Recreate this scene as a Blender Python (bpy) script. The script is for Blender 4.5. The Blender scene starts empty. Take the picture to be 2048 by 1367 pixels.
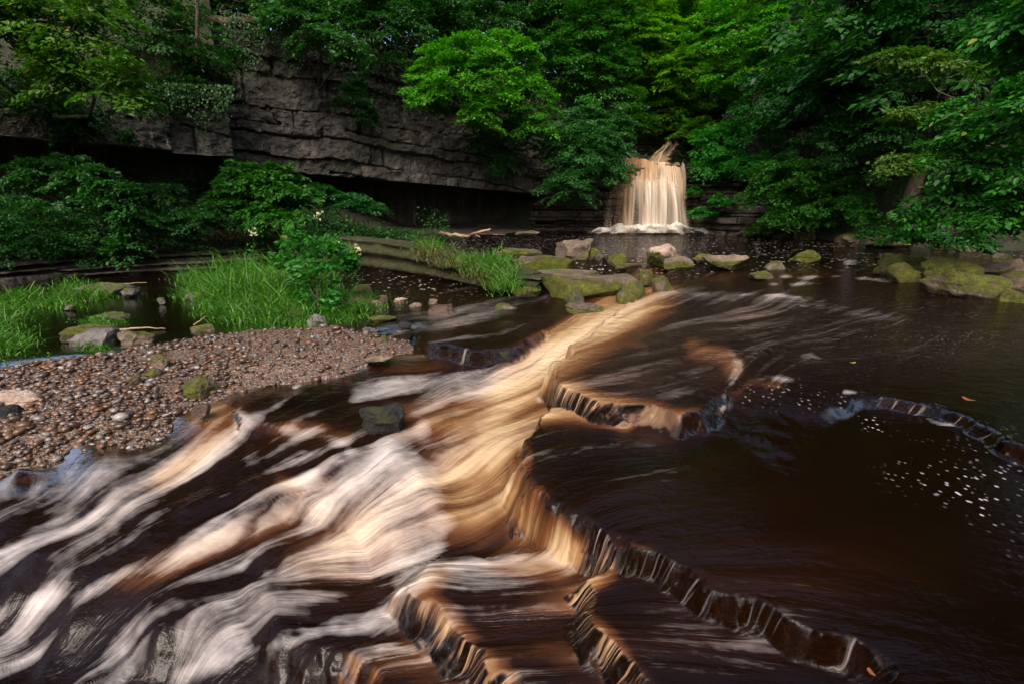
import bpy, bmesh, math, random
import numpy as np
from mathutils import Vector

# ------------------------------------------------------------------ camera, sky, sun, exposure
SC = bpy.context.scene
COL = SC.collection
F = 1024.0            # focal length in photo pixels (18 mm on a 36 mm sensor, 2048 px wide)
PITCH = math.radians(15.0)
CAMZ = 1.35
cd = bpy.data.cameras.new('camera'); cam = bpy.data.objects.new('camera', cd); COL.objects.link(cam)
cd.lens = 18.0; cd.sensor_width = 36.0; cd.clip_start = 0.05; cd.clip_end = 500
cam.location = (0, 0, CAMZ); cam.rotation_euler = (math.radians(90) - PITCH, 0, 0)
SC.camera = cam

SUN_EL, SUN_AZ = math.radians(46), math.radians(-168)      # azimuth measured from +Y towards +X
w = bpy.data.worlds.new('World'); SC.world = w; w.use_nodes = True
wn = w.node_tree; wn.nodes.clear()
sky = wn.nodes.new('ShaderNodeTexSky'); sky.sky_type = 'NISHITA'; sky.sun_disc = False
sky.air_density = 1.0; sky.dust_density = 6.0; sky.ozone_density = 0.6; sky.sun_elevation = SUN_EL; sky.sun_rotation = SUN_AZ
bg = wn.nodes.new('ShaderNodeBackground'); bg.inputs[1].default_value = 0.14
wo = wn.nodes.new('ShaderNodeOutputWorld')
wn.links.new(sky.outputs[0], bg.inputs[0]); wn.links.new(bg.outputs[0], wo.inputs[0])
sl = bpy.data.lights.new('sun', 'SUN'); so = bpy.data.objects.new('sun', sl); COL.objects.link(so)
sl.energy = 1.1; sl.angle = math.radians(35); sl.color = (1.0, 0.96, 0.89)
sdir = Vector((math.cos(SUN_EL) * math.sin(SUN_AZ), math.cos(SUN_EL) * math.cos(SUN_AZ), math.sin(SUN_EL)))
so.rotation_euler = sdir.to_track_quat('Z', 'Y').to_euler(); so.location = sdir * 60
vs = SC.view_settings
vs.view_transform = 'Standard'; vs.look = 'None'; vs.exposure = 1.05; vs.gamma = 1.0; vs.use_curve_mapping = False
cy = SC.cycles
cy.use_denoising = True; cy.use_adaptive_sampling = True; cy.adaptive_threshold = 0.025; cy.max_bounces = 4; cy.diffuse_bounces = 2; cy.glossy_bounces = 3
cy.transmission_bounces = 3; cy.transparent_max_bounces = 12; cy.caustics_reflective = False; cy.caustics_refractive = False

# ------------------------------------------------------------------ helpers
rng = np.random.default_rng(11)
random.seed(4)
CT, ST = math.cos(PITCH), math.sin(PITCH)

def ray(px, py):
    cx = (np.asarray(px, float) - 1024) / F; cyy = (683.5 - np.asarray(py, float)) / F
    return cx, CT + cyy * ST, -ST + cyy * CT

def P(px, py, z=0.0):
    """point of the horizontal plane z seen at photo pixel (px, py)"""
    dx, dy, dz = ray(px, py); t = (z - CAMZ) / dz
    return np.array([dx * t, dy * t, z + 0 * t])

def D(px, py, d):
    """point at ground distance d seen at photo pixel (px, py)"""
    dx, dy, dz = ray(px, py); t = d / dy
    return np.array([dx * t, d + 0 * t, CAMZ + dz * t])

def proj(x, y, z):
    dep = y * CT + (CAMZ - z) * ST
    up = y * ST + (z - CAMZ) * CT
    return 1024 + F * x / dep, 683.5 - F * up / dep

def sstep(a, b, x):
    t = np.clip((x - a) / (b - a), 0, 1); return t * t * (3 - 2 * t)

def _hash(ix, iy, iz, seed):
    with np.errstate(over='ignore'):
        n = (ix.astype(np.int64).astype(np.uint32) * np.uint32(374761393) + iy.astype(np.int64).astype(np.uint32) * np.uint32(668265263)
             + iz.astype(np.int64).astype(np.uint32) * np.uint32(2246822519) + np.uint32((seed * 326648991) & 0xffffffff))
        n = (n ^ (n >> np.uint32(13))) * np.uint32(1274126177)
        n = (n ^ (n >> np.uint32(15))) * np.uint32(2246822519)
        n = n ^ (n >> np.uint32(16))
    return n.astype(np.float64) / 4294967296.0

def vnoise(p, seed=0):
    p = np.asarray(p, float); i = np.floor(p); f = p - i; f = f * f * (3 - 2 * f)
    x, y, z = i[..., 0], i[..., 1], i[..., 2]
    r = 0
    for a in (0, 1):
        for b in (0, 1):
            for c in (0, 1):
                wgt = (f[..., 0] if a else 1 - f[..., 0]) * (f[..., 1] if b else 1 - f[..., 1]) * (f[..., 2] if c else 1 - f[..., 2])
                r = r + wgt * _hash(x + a, y + b, z + c, seed)
    return r

def fbm(p, seed=0, octv=4, gain=0.5):
    p = np.asarray(p, float); r = 0; a = 1; s = 0
    for k in range(octv):
        r = r + a * vnoise(p * (2.0 ** k) + 17.3 * k, seed + k); s += a; a *= gain
    return r / s

def n3(x, y, z=0.0):
    x, y, z = np.broadcast_arrays(np.asarray(x, float), np.asarray(y, float), np.asarray(z, float))
    return np.stack([x, y, z], -1)

def mesh_np(name, V, Fc, mat=None, smooth=True, attrs=None):
    V = np.ascontiguousarray(V, dtype=np.float32).reshape(-1, 3); Fc = np.ascontiguousarray(Fc, dtype=np.int32)
    me = bpy.data.meshes.new(name); m, k = Fc.shape
    me.vertices.add(len(V)); me.vertices.foreach_set('co', V.ravel())
    me.loops.add(m * k); me.loops.foreach_set('vertex_index', Fc.ravel())
    me.polygons.add(m); me.polygons.foreach_set('loop_start', np.arange(0, m * k, k, dtype=np.int32))
    me.update(calc_edges=True)
    me.polygons.foreach_set('use_smooth', np.full(m, smooth, dtype=bool))
    for nm, arr in (attrs or {}).items():
        a = me.attributes.new(nm, 'FLOAT', 'POINT'); a.data.foreach_set('value', np.ascontiguousarray(arr, dtype=np.float32).ravel())
    if mat: me.materials.append(mat)
    return me

def obj(name, me, parent=None, loc=None):
    o = bpy.data.objects.new(name, me); COL.objects.link(o)
    if parent: o.parent = parent
    if loc is not None: o.location = [float(v) for v in loc]
    return o

def tag(o, label=None, cat=None, group=None, kind=None):
    if label: o['label'] = label
    if cat: o['category'] = cat
    if group: o['group'] = group
    if kind: o['kind'] = kind
    return o

def empty(name, loc): return obj(name, None, None, loc)

def grid_faces(nr, nc):
    i = np.arange((nr - 1) * (nc - 1)); r = i // (nc - 1); c = i % (nc - 1); a = r * nc + c
    return np.stack([a, a + 1, a + nc + 1, a + nc], 1)

def sdf_poly(poly, x, y):
    """signed distance to a closed polygon, negative inside"""
    p = np.asarray(poly, float)[:, :2]; q = np.roll(p, -1, 0)
    d = np.full(x.shape, 1e9); ins = np.zeros(x.shape, bool)
    for (ax, ay), (bx, by) in zip(p, q):
        ex, ey = bx - ax, by - ay; L = ex * ex + ey * ey + 1e-12
        t = np.clip(((x - ax) * ex + (y - ay) * ey) / L, 0, 1)
        d = np.minimum(d, (x - ax - t * ex) ** 2 + (y - ay - t * ey) ** 2)
        c = ((ay > y) != (by > y))
        if abs(by - ay) > 1e-12: ins ^= c & (x < ex * (y - ay) / (by - ay) + ax)
    d = np.sqrt(d); return np.where(ins, -d, d)

def dist_line(pts, x, y):
    d = np.full(np.shape(x), 1e9)
    for (ax, ay), (bx, by) in zip(pts[:-1], pts[1:]):
        ex, ey = bx - ax, by - ay; L = ex * ex + ey * ey + 1e-12
        t = np.clip(((x - ax) * ex + (y - ay) * ey) / L, 0, 1)
        d = np.minimum(d, (x - ax - t * ex) ** 2 + (y - ay - t * ey) ** 2)
    return np.sqrt(d)

def smooth_poly(pts, n=4):
    """round a closed polygon by corner cutting"""
    p = np.asarray(pts, float)
    for _ in range(n):
        q = np.roll(p, -1, 0); p = np.stack([0.75 * p + 0.25 * q, 0.25 * p + 0.75 * q], 1).reshape(-1, p.shape[1])
    return p

def tube(pts, rad, seg=7, V=None, Fs=None):
    """append a tapered tube to the lists V, Fs"""
    pts = np.asarray(pts, float); n = len(pts); rad = np.broadcast_to(np.asarray(rad, float), (n,))
    t = np.gradient(pts, axis=0); t /= np.linalg.norm(t, axis=1, keepdims=True) + 1e-9
    ref = np.where(np.abs(t[:, 2:3]) > 0.9, [[1.0, 0, 0]], [[0, 0, 1.0]])
    u = np.cross(t, ref); u /= np.linalg.norm(u, axis=1, keepdims=True) + 1e-9; v = np.cross(t, u)
    a = np.linspace(0, 2 * math.pi, seg, endpoint=False)
    ring = pts[:, None] + rad[:, None, None] * (np.cos(a)[None, :, None] * u[:, None] + np.sin(a)[None, :, None] * v[:, None])
    base = sum(len(q) for q in V); V.append(ring.reshape(-1, 3))
    i = np.arange((n - 1) * seg); r = i // seg; c = i % seg; c2 = (c + 1) % seg
    Fs.append(base + np.stack([r * seg + c, r * seg + c2, (r + 1) * seg + c2, (r + 1) * seg + c], 1))

def wander(a, b, n=8, amp=0.08, sag=0.0):
    a, b = np.asarray(a, float), np.asarray(b, float); t = np.linspace(0, 1, n)[:, None]
    L = np.linalg.norm(b - a); off = rng.normal(0, amp * L, (n, 3)); off[0] = 0; off[-1] = 0
    off = (off + np.roll(off, 1, 0) * 0.5) * 0.6; off[0] = 0; off[-1] = 0
    p = a + (b - a) * t + off; p[:, 2] += sag * L * (t[:, 0] * (1 - t[:, 0])) * 4
    return p

# ------------------------------------------------------------------ materials
class NT:
    def __init__(s, name):
        s.m = bpy.data.materials.new(name); s.m.use_nodes = True; s.t = s.m.node_tree; s.t.nodes.clear()
    def n(s, ty, ins=None, **props):
        q = s.t.nodes.new('ShaderNode' + ty)
        for k, v in props.items(): setattr(q, k, v)
        for k, v in (ins or {}).items():
            if isinstance(v, bpy.types.NodeSocket): s.t.links.new(v, q.inputs[k])
            else: q.inputs[k].default_value = v
        return q
    def attr(s, name): return s.n('Attribute', attribute_name=name).outputs['Fac']
    def mix(s, fac, a, b, blend='MIX'):
        q = s.n('Mix', data_type='RGBA', blend_type=blend)
        for i, v in ((0, fac), (6, a), (7, b)):
            if isinstance(v, bpy.types.NodeSocket): s.t.links.new(v, q.inputs[i])
            else: q.inputs[i].default_value = v if i == 0 else (tuple(v) + (1,))[:4]
        return q.outputs[2]
    def math(s, op, a, b=0.0, c=0.0, clamp=False):
        q = s.n('Math', operation=op); q.use_clamp = clamp
        for i, v in enumerate((a, b, c)):
            if isinstance(v, bpy.types.NodeSocket): s.t.links.new(v, q.inputs[i])
            else: q.inputs[i].default_value = v
        return q.outputs[0]
    def ramp(s, fac, stops, interp='LINEAR'):
        q = s.n('ValToRGB'); r = q.color_ramp; r.interpolation = interp
        while len(r.elements) < len(stops): r.elements.new(0.5)
        for e, (p, c) in zip(r.elements, stops): e.position = p; e.color = (tuple(c) + (1,))[:4]
        s.t.links.new(fac, q.inputs[0]); return q.outputs[0]
    def noise(s, vec, scale, detail=4, rough=0.55, dist=0.0):
        q = s.n('TexNoise', {'Scale': scale, 'Detail': detail, 'Roughness': rough, 'Distortion': dist})
        if vec is not None: s.t.links.new(vec, q.inputs['Vector'])
        return q.outputs['Fac']
    def pos(s): return s.n('NewGeometry').outputs['Position']
    def objc(s): return s.n('TexCoord').outputs['Object']
    def mapv(s, vec, scale): return s.n('Mapping', {'Vector': vec, 'Scale': scale}).outputs[0]
    def bump(s, h, strength=0.5, dist=0.02, normal=None):
        ins = {'Height': h, 'Strength': strength, 'Distance': dist}
        if normal is not None: ins['Normal'] = normal
        return s.n('Bump', ins).outputs[0]
    def out(s, sh):
        o = s.n('OutputMaterial'); s.t.links.new(sh, o.inputs[0]); return s.m

def leaf_material(name, c0, c1, trans=0.4, c2=None):
    k = NT(name); r = k.attr('rnd'); oi = k.n('ObjectInfo').outputs['Random']
    col = k.ramp(r, [(0, c0), (0.55, tuple((a + b) / 2 for a, b in zip(c0, c1))), (0.93, c1), (1.0, c2 or c1)])
    hs = k.n('HueSaturation', {'Hue': k.math('MULTIPLY_ADD', oi, 0.02, 0.49), 'Saturation': 1.0, 'Value': k.math('MULTIPLY_ADD', oi, 0.3, 0.85), 'Color': col}).outputs[0]
    pb = k.n('BsdfPrincipled', {'Base Color': hs, 'Roughness': 0.48, 'Specular IOR Level': 0.35})
    tl = k.mix(1.0, hs, (1.0, 1.55, 0.35), 'MULTIPLY')
    tr = k.n('BsdfTranslucent', {'Color': tl})
    mx = k.n('MixShader', {0: trans}); k.t.links.new(pb.outputs[0], mx.inputs[1]); k.t.links.new(tr.outputs[0], mx.inputs[2])
    return k.out(mx.outputs[0])

def bark_material():
    k = NT('bark'); p = k.objc(); n = k.noise(k.mapv(p, (6, 6, 1.2)), 4, 6)
    col = k.ramp(n, [(0.3, (0.018, 0.013, 0.009)), (0.55, (0.06, 0.045, 0.03)), (0.8, (0.13, 0.11, 0.08))])
    mo = k.ramp(k.noise(p, 2.5), [(0.5, (0, 0, 0)), (0.66, (1, 1, 1))])
    col = k.mix(mo, col, (0.04, 0.06, 0.015))
    return k.out(k.n('BsdfPrincipled', {'Base Color': col, 'Roughness': 0.9, 'Normal': k.bump(n, 0.8, 0.03)}).outputs[0])

def rock_material(name, cols, moss=((0.010, 0.012, 0.002), (0.19, 0.20, 0.010)), rough=0.75, scale=1.0, wet=False, stains=False):
    k = NT(name); p = k.pos(); ob = k.n('ObjectInfo').outputs['Random']
    big = k.noise(p, 1.7 * scale, 6, 0.6); fine = k.noise(p, 7 * scale, 7, 0.68); spk = k.noise(p, 30 * scale, 2, 0.6)
    col = k.ramp(k.math('MULTIPLY_ADD', fine, 0.5, k.math('MULTIPLY', big, 0.5)), [(0.30, cols[0]), (0.48, cols[1]), (0.62, cols[2]), (0.78, cols[3])])
    col = k.mix(k.ramp(spk, [(0.45, (0, 0, 0)), (0.75, (0.6, 0.6, 0.6))]), col, tuple(c * 0.35 for c in cols[1]))
    col = k.n('HueSaturation', {'Hue': 0.5, 'Saturation': 1.0, 'Value': k.math('MULTIPLY_ADD', ob, 0.4, 0.8), 'Color': col}).outputs[0]
    if stains:
        st = k.noise(k.mapv(p, (1.6, 1.6, 0.13)), 1.7, 6, 0.65); col = k.mix(k.ramp(st, [(0.44, (0, 0, 0)), (0.58, (0.85, 0.85, 0.85))]), col, (0.022, 0.02, 0.017))
        s2_ = k.noise(k.mapv(p, (2.3, 2.3, 0.10)), 2.3, 4, 0.6); col = k.mix(k.ramp(s2_, [(0.62, (0, 0, 0)), (0.72, (0.55, 0.55, 0.55))]), col, (0.30, 0.25, 0.19))
    mn = k.noise(p, 14 * scale, 5, 0.78); mb = k.noise(p, 3 * scale, 3)
    mc = k.ramp(k.math('MULTIPLY_ADD', mn, 0.6, k.math('MULTIPLY', mb, 0.4)), [(0.33, moss[0]), (0.50, tuple((a + b) * 0.42 for a, b in zip(*moss))), (0.66, moss[1])])
    fac = k.math('ADD', k.attr('moss'), k.math('MULTIPLY_ADD', fine, 1.4, -0.7)); fac = k.ramp(fac, [(0.38, (0, 0, 0)), (0.62, (1, 1, 1))])
    c = k.mix(fac, col, mc)
    h = k.mix(fac, fine, k.math('MULTIPLY', mn, 1.6))
    rr = k.math('MULTIPLY_ADD', fac, 0.95 - rough, rough) if not wet else k.math('MULTIPLY_ADD', fac, 0.5, k.math('MULTIPLY_ADD', fine, 0.4, rough))
    return k.out(k.n('BsdfPrincipled', {'Base Color': c, 'Roughness': rr, 'Normal': k.bump(h, 1.0, 0.05)}).outputs[0])

M = {}
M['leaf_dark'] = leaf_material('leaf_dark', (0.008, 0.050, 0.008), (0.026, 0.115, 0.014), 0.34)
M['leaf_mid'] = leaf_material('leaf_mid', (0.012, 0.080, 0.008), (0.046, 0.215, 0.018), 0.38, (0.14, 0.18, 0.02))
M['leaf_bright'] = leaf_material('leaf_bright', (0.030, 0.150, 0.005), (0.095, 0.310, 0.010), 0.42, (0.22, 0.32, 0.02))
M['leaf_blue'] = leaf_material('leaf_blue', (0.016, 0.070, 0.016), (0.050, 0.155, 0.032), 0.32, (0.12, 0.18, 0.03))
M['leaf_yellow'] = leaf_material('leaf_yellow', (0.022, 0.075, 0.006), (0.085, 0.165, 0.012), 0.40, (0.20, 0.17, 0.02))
M['leaf_far_glow'] = leaf_material('leaf_far_glow', (0.075, 0.240, 0.006), (0.175, 0.430, 0.014), 0.52, (0.22, 0.40, 0.02))  # pale leaf colour with the backlit glow of the far wood put in
M['grass'] = leaf_material('grass', (0.022, 0.090, 0.006), (0.085, 0.210, 0.012), 0.35, (0.18, 0.16, 0.03))
M['dry_grass'] = leaf_material('dry_grass', (0.04, 0.06, 0.01), (0.16, 0.13, 0.035), 0.3)
M['litter'] = leaf_material('litter', (0.05, 0.018, 0.010), (0.13, 0.05, 0.02), 0.1)
M['bark'] = bark_material()
M['limestone'] = rock_material('limestone', stains=True, cols= ((0.018, 0.016, 0.013), (0.054, 0.048, 0.040), (0.12, 0.106, 0.088), (0.27, 0.24, 0.20)), moss=((0.012, 0.016, 0.005), (0.05, 0.06, 0.015)), rough=0.85, scale=0.8)
M['boulder'] = rock_material('boulder', ((0.03, 0.023, 0.016), (0.11, 0.079, 0.052), (0.24, 0.172, 0.112), (0.40, 0.31, 0.22)), rough=0.6, scale=2.0)
M['grey_boulder'] = rock_material('grey_boulder', ((0.04, 0.038, 0.036), (0.09, 0.082, 0.076), (0.15, 0.135, 0.12), (0.26, 0.24, 0.22)), rough=0.6, scale=2.0)
M['red_rock'] = rock_material('red_rock', ((0.03, 0.016, 0.011), (0.08, 0.044, 0.030), (0.14, 0.080, 0.056), (0.25, 0.17, 0.13)), rough=0.5, scale=3.0)
M['pale_rock'] = rock_material('pale_rock', ((0.12, 0.08, 0.06), (0.32, 0.22, 0.17), (0.46, 0.34, 0.27), (0.6, 0.48, 0.4)), rough=0.6, scale=2.5)
M['wet_rock'] = rock_material('wet_rock', ((0.003, 0.003, 0.002), (0.008, 0.007, 0.005), (0.018, 0.014, 0.010), (0.04, 0.03, 0.02)), moss=((0.008, 0.010, 0.002), (0.07, 0.08, 0.008)), rough=0.22, scale=3.0, wet=True)
M['mossy_wall'] = rock_material('mossy_wall', ((0.018, 0.013, 0.008), (0.055, 0.038, 0.024), (0.11, 0.08, 0.052), (0.2, 0.15, 0.1)), moss=((0.003, 0.003, 0.001), (0.070, 0.070, 0.007)), rough=0.8, scale=2.2)
M['shelf_rock'] = rock_material('shelf_rock', ((0.012, 0.009, 0.007), (0.04, 0.028, 0.022), (0.09, 0.064, 0.05), (0.2, 0.15, 0.12)), moss=((0.006, 0.008, 0.002), (0.055, 0.062, 0.008)), rough=0.6, scale=1.5)

def earth():
    k = NT('earth'); p = k.pos(); n = k.noise(p, 3, 7, 0.65); n2 = k.noise(p, 0.6, 4)
    c = k.ramp(n, [(0.3, (0.008, 0.006, 0.004)), (0.55, (0.03, 0.021, 0.013)), (0.75, (0.07, 0.045, 0.028))])
    c = k.mix(k.ramp(n2, [(0.4, (0, 0, 0)), (0.6, (1, 1, 1))]), c, (0.014, 0.028, 0.007))
    return k.out(k.n('BsdfPrincipled', {'Base Color': c, 'Roughness': 0.95, 'Normal': k.bump(n, 1, 0.08)}).outputs[0])
M['earth'] = earth()

def water():
    k = NT('river_water'); p = k.pos()
    foam, amb, sp, sh, chop, stp, gld, pa, pb_, wa, ux, fst = (k.attr(a) for a in ('foam', 'amber', 'speck', 'shallow', 'chop', 'steep', 'golden', 'psia', 'psib', 'wa', 'upx', 'fast'))  # foam also carries the glints painted on the rippled water
    # psia, psib are constant along a streamline, so noise over them draws fine threads that follow the current
    va, vb = (k.n('CombineXYZ', {0: q, 1: k.math('MULTIPLY', ux, .05), 2: zz}).outputs[0] for q, zz in ((pa, 0.0), (pb_, 5.3)))
    def thread(scale, det, gain, ro=.62):
        a_, b_ = k.noise(va, scale, det, ro), k.noise(vb, scale, det, ro)
        v_ = k.n('Mix', {0: wa, 2: b_, 3: a_}, data_type='FLOAT').outputs[0]
        return k.math('MULTIPLY_ADD', k.math('SUBTRACT', v_, .5), gain, .5, clamp=True)
    th1 = thread(5.0, 3, 3.2); th3 = thread(19.0, 2, 2.8); th2 = thread(17.0, 3, 2.8)
    strand = k.math('MULTIPLY', k.ramp(k.math('MULTIPLY_ADD', gld, 0.26, th2), [(0.62, (0, 0, 0)), (0.90, (1, 1, 1))]), k.math('MULTIPLY_ADD', th3, .7, .4), clamp=True)
    inv = k.math('SUBTRACT', 1.0, stp)
    bil_ = k.math('MULTIPLY_ADD', k.math('SUBTRACT', k.noise(k.mapv(p, (1.0, 1.7, 1.0)), 9, 4, .6), .5), 2.6, .5, clamp=True)
    mixt = k.math('MULTIPLY_ADD', th3, .32, k.math('MULTIPLY_ADD', bil_, .22, k.math('MULTIPLY', th1, .46)))
    fo = k.math('MULTIPLY_ADD', k.math('MULTIPLY', k.math('SUBTRACT', mixt, .5), k.math('SQRT', foam)), 1.25, k.math('MULTIPLY_ADD', foam, 1.12, -.10), clamp=True)
    fo = k.math('ADD', k.math('MULTIPLY', fo, inv), k.math('MULTIPLY', stp, k.math('MULTIPLY', strand, k.math('MULTIPLY_ADD', gld, -.16, .28))), clamp=True)
    am = k.math('MULTIPLY', amb, k.math('MULTIPLY_ADD', th1, 0.45, k.math('MULTIPLY_ADD', th3, .22, .62)), clamp=True)
    am = k.math('ADD', k.math('MULTIPLY', am, inv), k.math('MULTIPLY', stp, k.math('MULTIPLY', strand, k.math('MULTIPLY_ADD', gld, .55, .35))), clamp=True)
    sh = k.math('MAXIMUM', sh, k.math('MULTIPLY', stp, k.math('SUBTRACT', 1.0, strand)), clamp=True)
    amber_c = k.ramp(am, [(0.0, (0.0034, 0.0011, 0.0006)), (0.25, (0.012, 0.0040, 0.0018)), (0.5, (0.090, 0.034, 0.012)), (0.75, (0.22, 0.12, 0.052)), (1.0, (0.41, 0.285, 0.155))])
    vo = k.n('TexVoronoi', {'Vector': k.mapv(p, (1, 0.8, 0.0)), 'Scale': 21.0, 'Randomness': 1.0})
    dots = k.ramp(vo.outputs['Distance'], [(0.10, (0.8, 0.8, 0.8)), (0.27, (0, 0, 0))])
    clump = k.ramp(k.noise(k.mapv(p, (0.7, 1.0, 0)), 1.6, 4), [(0.42, (0, 0, 0)), (0.62, (1, 1, 1))])
    vo2 = k.n('TexVoronoi', {'Vector': k.mapv(p, (1, 0.55, 0.0)), 'Scale': 7.5, 'Randomness': 1.0}); d2 = k.ramp(vo2.outputs['Distance'], [(0.14, (0.75, 0.75, 0.75)), (0.30, (0, 0, 0))])
    fo = k.math('MAXIMUM', fo, k.math('MULTIPLY', k.math('MULTIPLY', sp, clump), dots), clamp=True)
    fo = k.math('MAXIMUM', fo, k.math('MULTIPLY', k.math('MULTIPLY', k.attr('farspeck'), k.math('MULTIPLY_ADD', clump, .7, .3)), d2), clamp=True)
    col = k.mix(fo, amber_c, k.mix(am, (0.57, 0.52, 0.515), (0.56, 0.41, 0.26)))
    rough = k.math('MULTIPLY_ADD', fo, 0.55, k.math('MULTIPLY_ADD', am, 0.30, k.math('MULTIPLY_ADD', stp, .35, 0.07)), clamp=True)
    w1 = k.noise(k.mapv(p, (0.8, 1.5, 0.3)), 4.0, 6, 0.62); w2 = k.noise(k.mapv(p, (1, 1.4, .3)), 19, 3, 0.5)
    nb = k.n('Bump', {'Height': k.math('MULTIPLY_ADD', w2, 0.25, w1), 'Distance': 0.13, 'Strength': chop}).outputs[0]
    nb = k.n('Bump', {'Height': k.math('MULTIPLY_ADD', th3, .4, th1), 'Distance': 0.012, 'Strength': fst, 'Normal': nb}).outputs[0]
    pb = k.n('BsdfPrincipled', {'Base Color': col, 'Roughness': rough, 'IOR': 1.333, 'Specular IOR Level': 0.30, 'Normal': nb}).outputs[0]
    tr = k.n('BsdfTransparent', {'Color': (0.62, 0.36, 0.16, 1)}).outputs[0]
    gl = k.n('BsdfGlossy', {'Roughness': 0.12, 'Normal': nb, 'Color': (1, 1, 1, 1)}).outputs[0]
    fr = k.n('Fresnel', {'IOR': 1.333, 'Normal': nb}).outputs[0]
    thin = k.n('MixShader', {0: k.math('MULTIPLY', fr, k.math('MULTIPLY_ADD', stp, -.5, .6)), 1: tr, 2: gl}).outputs[0]
    sh2 = k.math('MULTIPLY', sh, k.math('SUBTRACT', 1.0, fo), clamp=True)
    return k.out(k.n('MixShader', {0: sh2, 1: pb, 2: thin}).outputs[0])
M['water'] = water()

def fall_material():
    k = NT('falling_water'); st = k.attr('dens'); am = k.attr('amber')
    col = k.ramp(am, [(0, (0.62, 0.535, 0.44)), (0.5, (0.46, 0.30, 0.16)), (1, (0.32, 0.15, 0.05))])
    pb = k.n('BsdfPrincipled', {'Base Color': col, 'Roughness': 0.45}).outputs[0]
    tl = k.n('BsdfTranslucent', {'Color': col}).outputs[0]
    b = k.n('MixShader', {0: 0.3, 1: pb, 2: tl}).outputs[0]
    tr = k.n('BsdfTransparent').outputs[0]
    return k.out(k.n('MixShader', {0: st, 1: tr, 2: b}).outputs[0])
M['fall'] = fall_material()
def froth():
    k = NT('froth'); n = k.noise(k.pos(), 5, 5, .65); col = k.ramp(n, [(.35, (0.62, 0.52, 0.42)), (.6, (0.82, 0.78, 0.73))])
    b = k.n('BsdfPrincipled', {'Base Color': col, 'Roughness': .7}).outputs[0]
    return k.out(k.n('MixShader', {0: k.attr('dens'), 1: k.n('BsdfTransparent').outputs[0], 2: b}).outputs[0])
M['froth'] = froth()

def pebble_material():
    k = NT('pebble'); r = k.math('FRACT', k.math('ADD', k.attr('rnd'), k.n('ObjectInfo').outputs['Random']))
    c = k.ramp(r, [(0, (0.045, 0.022, 0.013)), (0.18, (0.12, 0.055, 0.025)), (0.32, (0.075, 0.04, 0.026)), (0.46, (0.17, 0.075, 0.03)), (0.56, (0.06, 0.056, 0.056)),
                   (0.66, (0.11, 0.098, 0.09)), (0.77, (0.20, 0.11, 0.065)), (0.90, (0.24, 0.215, 0.20)), (0.97, (0.40, 0.38, 0.365))], 'CONSTANT')
    n = k.noise(k.pos(), 45, 4, 0.6)
    c = k.mix(k.ramp(n, [(0.35, (0, 0, 0)), (0.75, (0.7, 0.7, 0.7))]), c, (0.06, 0.034, 0.022)); c = k.mix(.34, c, (0.035, 0.016, 0.009))
    return k.out(k.n('BsdfPrincipled', {'Base Color': c, 'Roughness': 0.30, 'Normal': k.bump(n, 0.3, 0.01)}).outputs[0])
M['pebble'] = pebble_material()

def plain(name, c, rough=0.7, var=0.35, sc=8):
    k = NT(name); n = k.noise(k.objc(), sc, 5, 0.6)
    col = k.ramp(n, [(0.3, tuple(x * (1 - var) for x in c)), (0.7, tuple(min(1, x * (1 + var)) for x in c))])
    return k.out(k.n('BsdfPrincipled', {'Base Color': col, 'Roughness': rough, 'Normal': k.bump(n, 0.4, 0.01)}).outputs[0])
M['driftwood'] = plain('driftwood', (0.26, 0.16, 0.10)); M['dead_wood'] = plain('dead_wood', (0.10, 0.07, 0.045))
M['cream'] = plain('cream_blossom', (0.70, 0.66, 0.42)); M['orange_leaf'] = plain('orange_leaf', (0.17, 0.045, 0.015)); M['yellow_leaf'] = plain('yellow_leaf', (0.30, 0.19, 0.02))

# ------------------------------------------------------------------ ground (valley sides and bed)
def PW(lst, z): return [tuple(P(a, b, z)[:2]) for a, b in lst]
CHANNEL = (PW([(-700, 700), (-300, 610), (0, 565), (250, 545), (450, 538), (640, 525)], -.35) + PW([(700, 500), (1000, 478), (1080, 469), (1190, 464), (1400, 465),
           (1500, 471), (1620, 478), (1750, 490), (2048, 503)], 0.0) + PW([(2500, 560)], -.2) + [(12, 3), (14, -9), (-14, -9), (-12, 2)])
LEFT_ST = [(-700, 10.5, 180, 120), (-300, 12.8, 235, 160), (0, 14.5, 268, 205), (250, 16.0, 292, 212), (400, 17.0, 306, 210), (468, 17.5, 314, 215)]
RIGHT_ST = [(440, 19.2, 322, 70), (600, 20.2, 345, 75), (800, 22.0, 364, 95), (1070, 24.8, 387, 150), (1225, 26.6, 395, 180)]
BACKLINE = [tuple(D(px, 300, d + 4.2)[:2]) for px, d, _, _ in LEFT_ST] + [tuple(D(px, 300, d + 4.6)[:2]) for px, d, _, _ in RIGHT_ST[1:]] + [(6.5, 31.0), (6.8, 90), (-90, 90), (-90, 4)]

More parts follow.
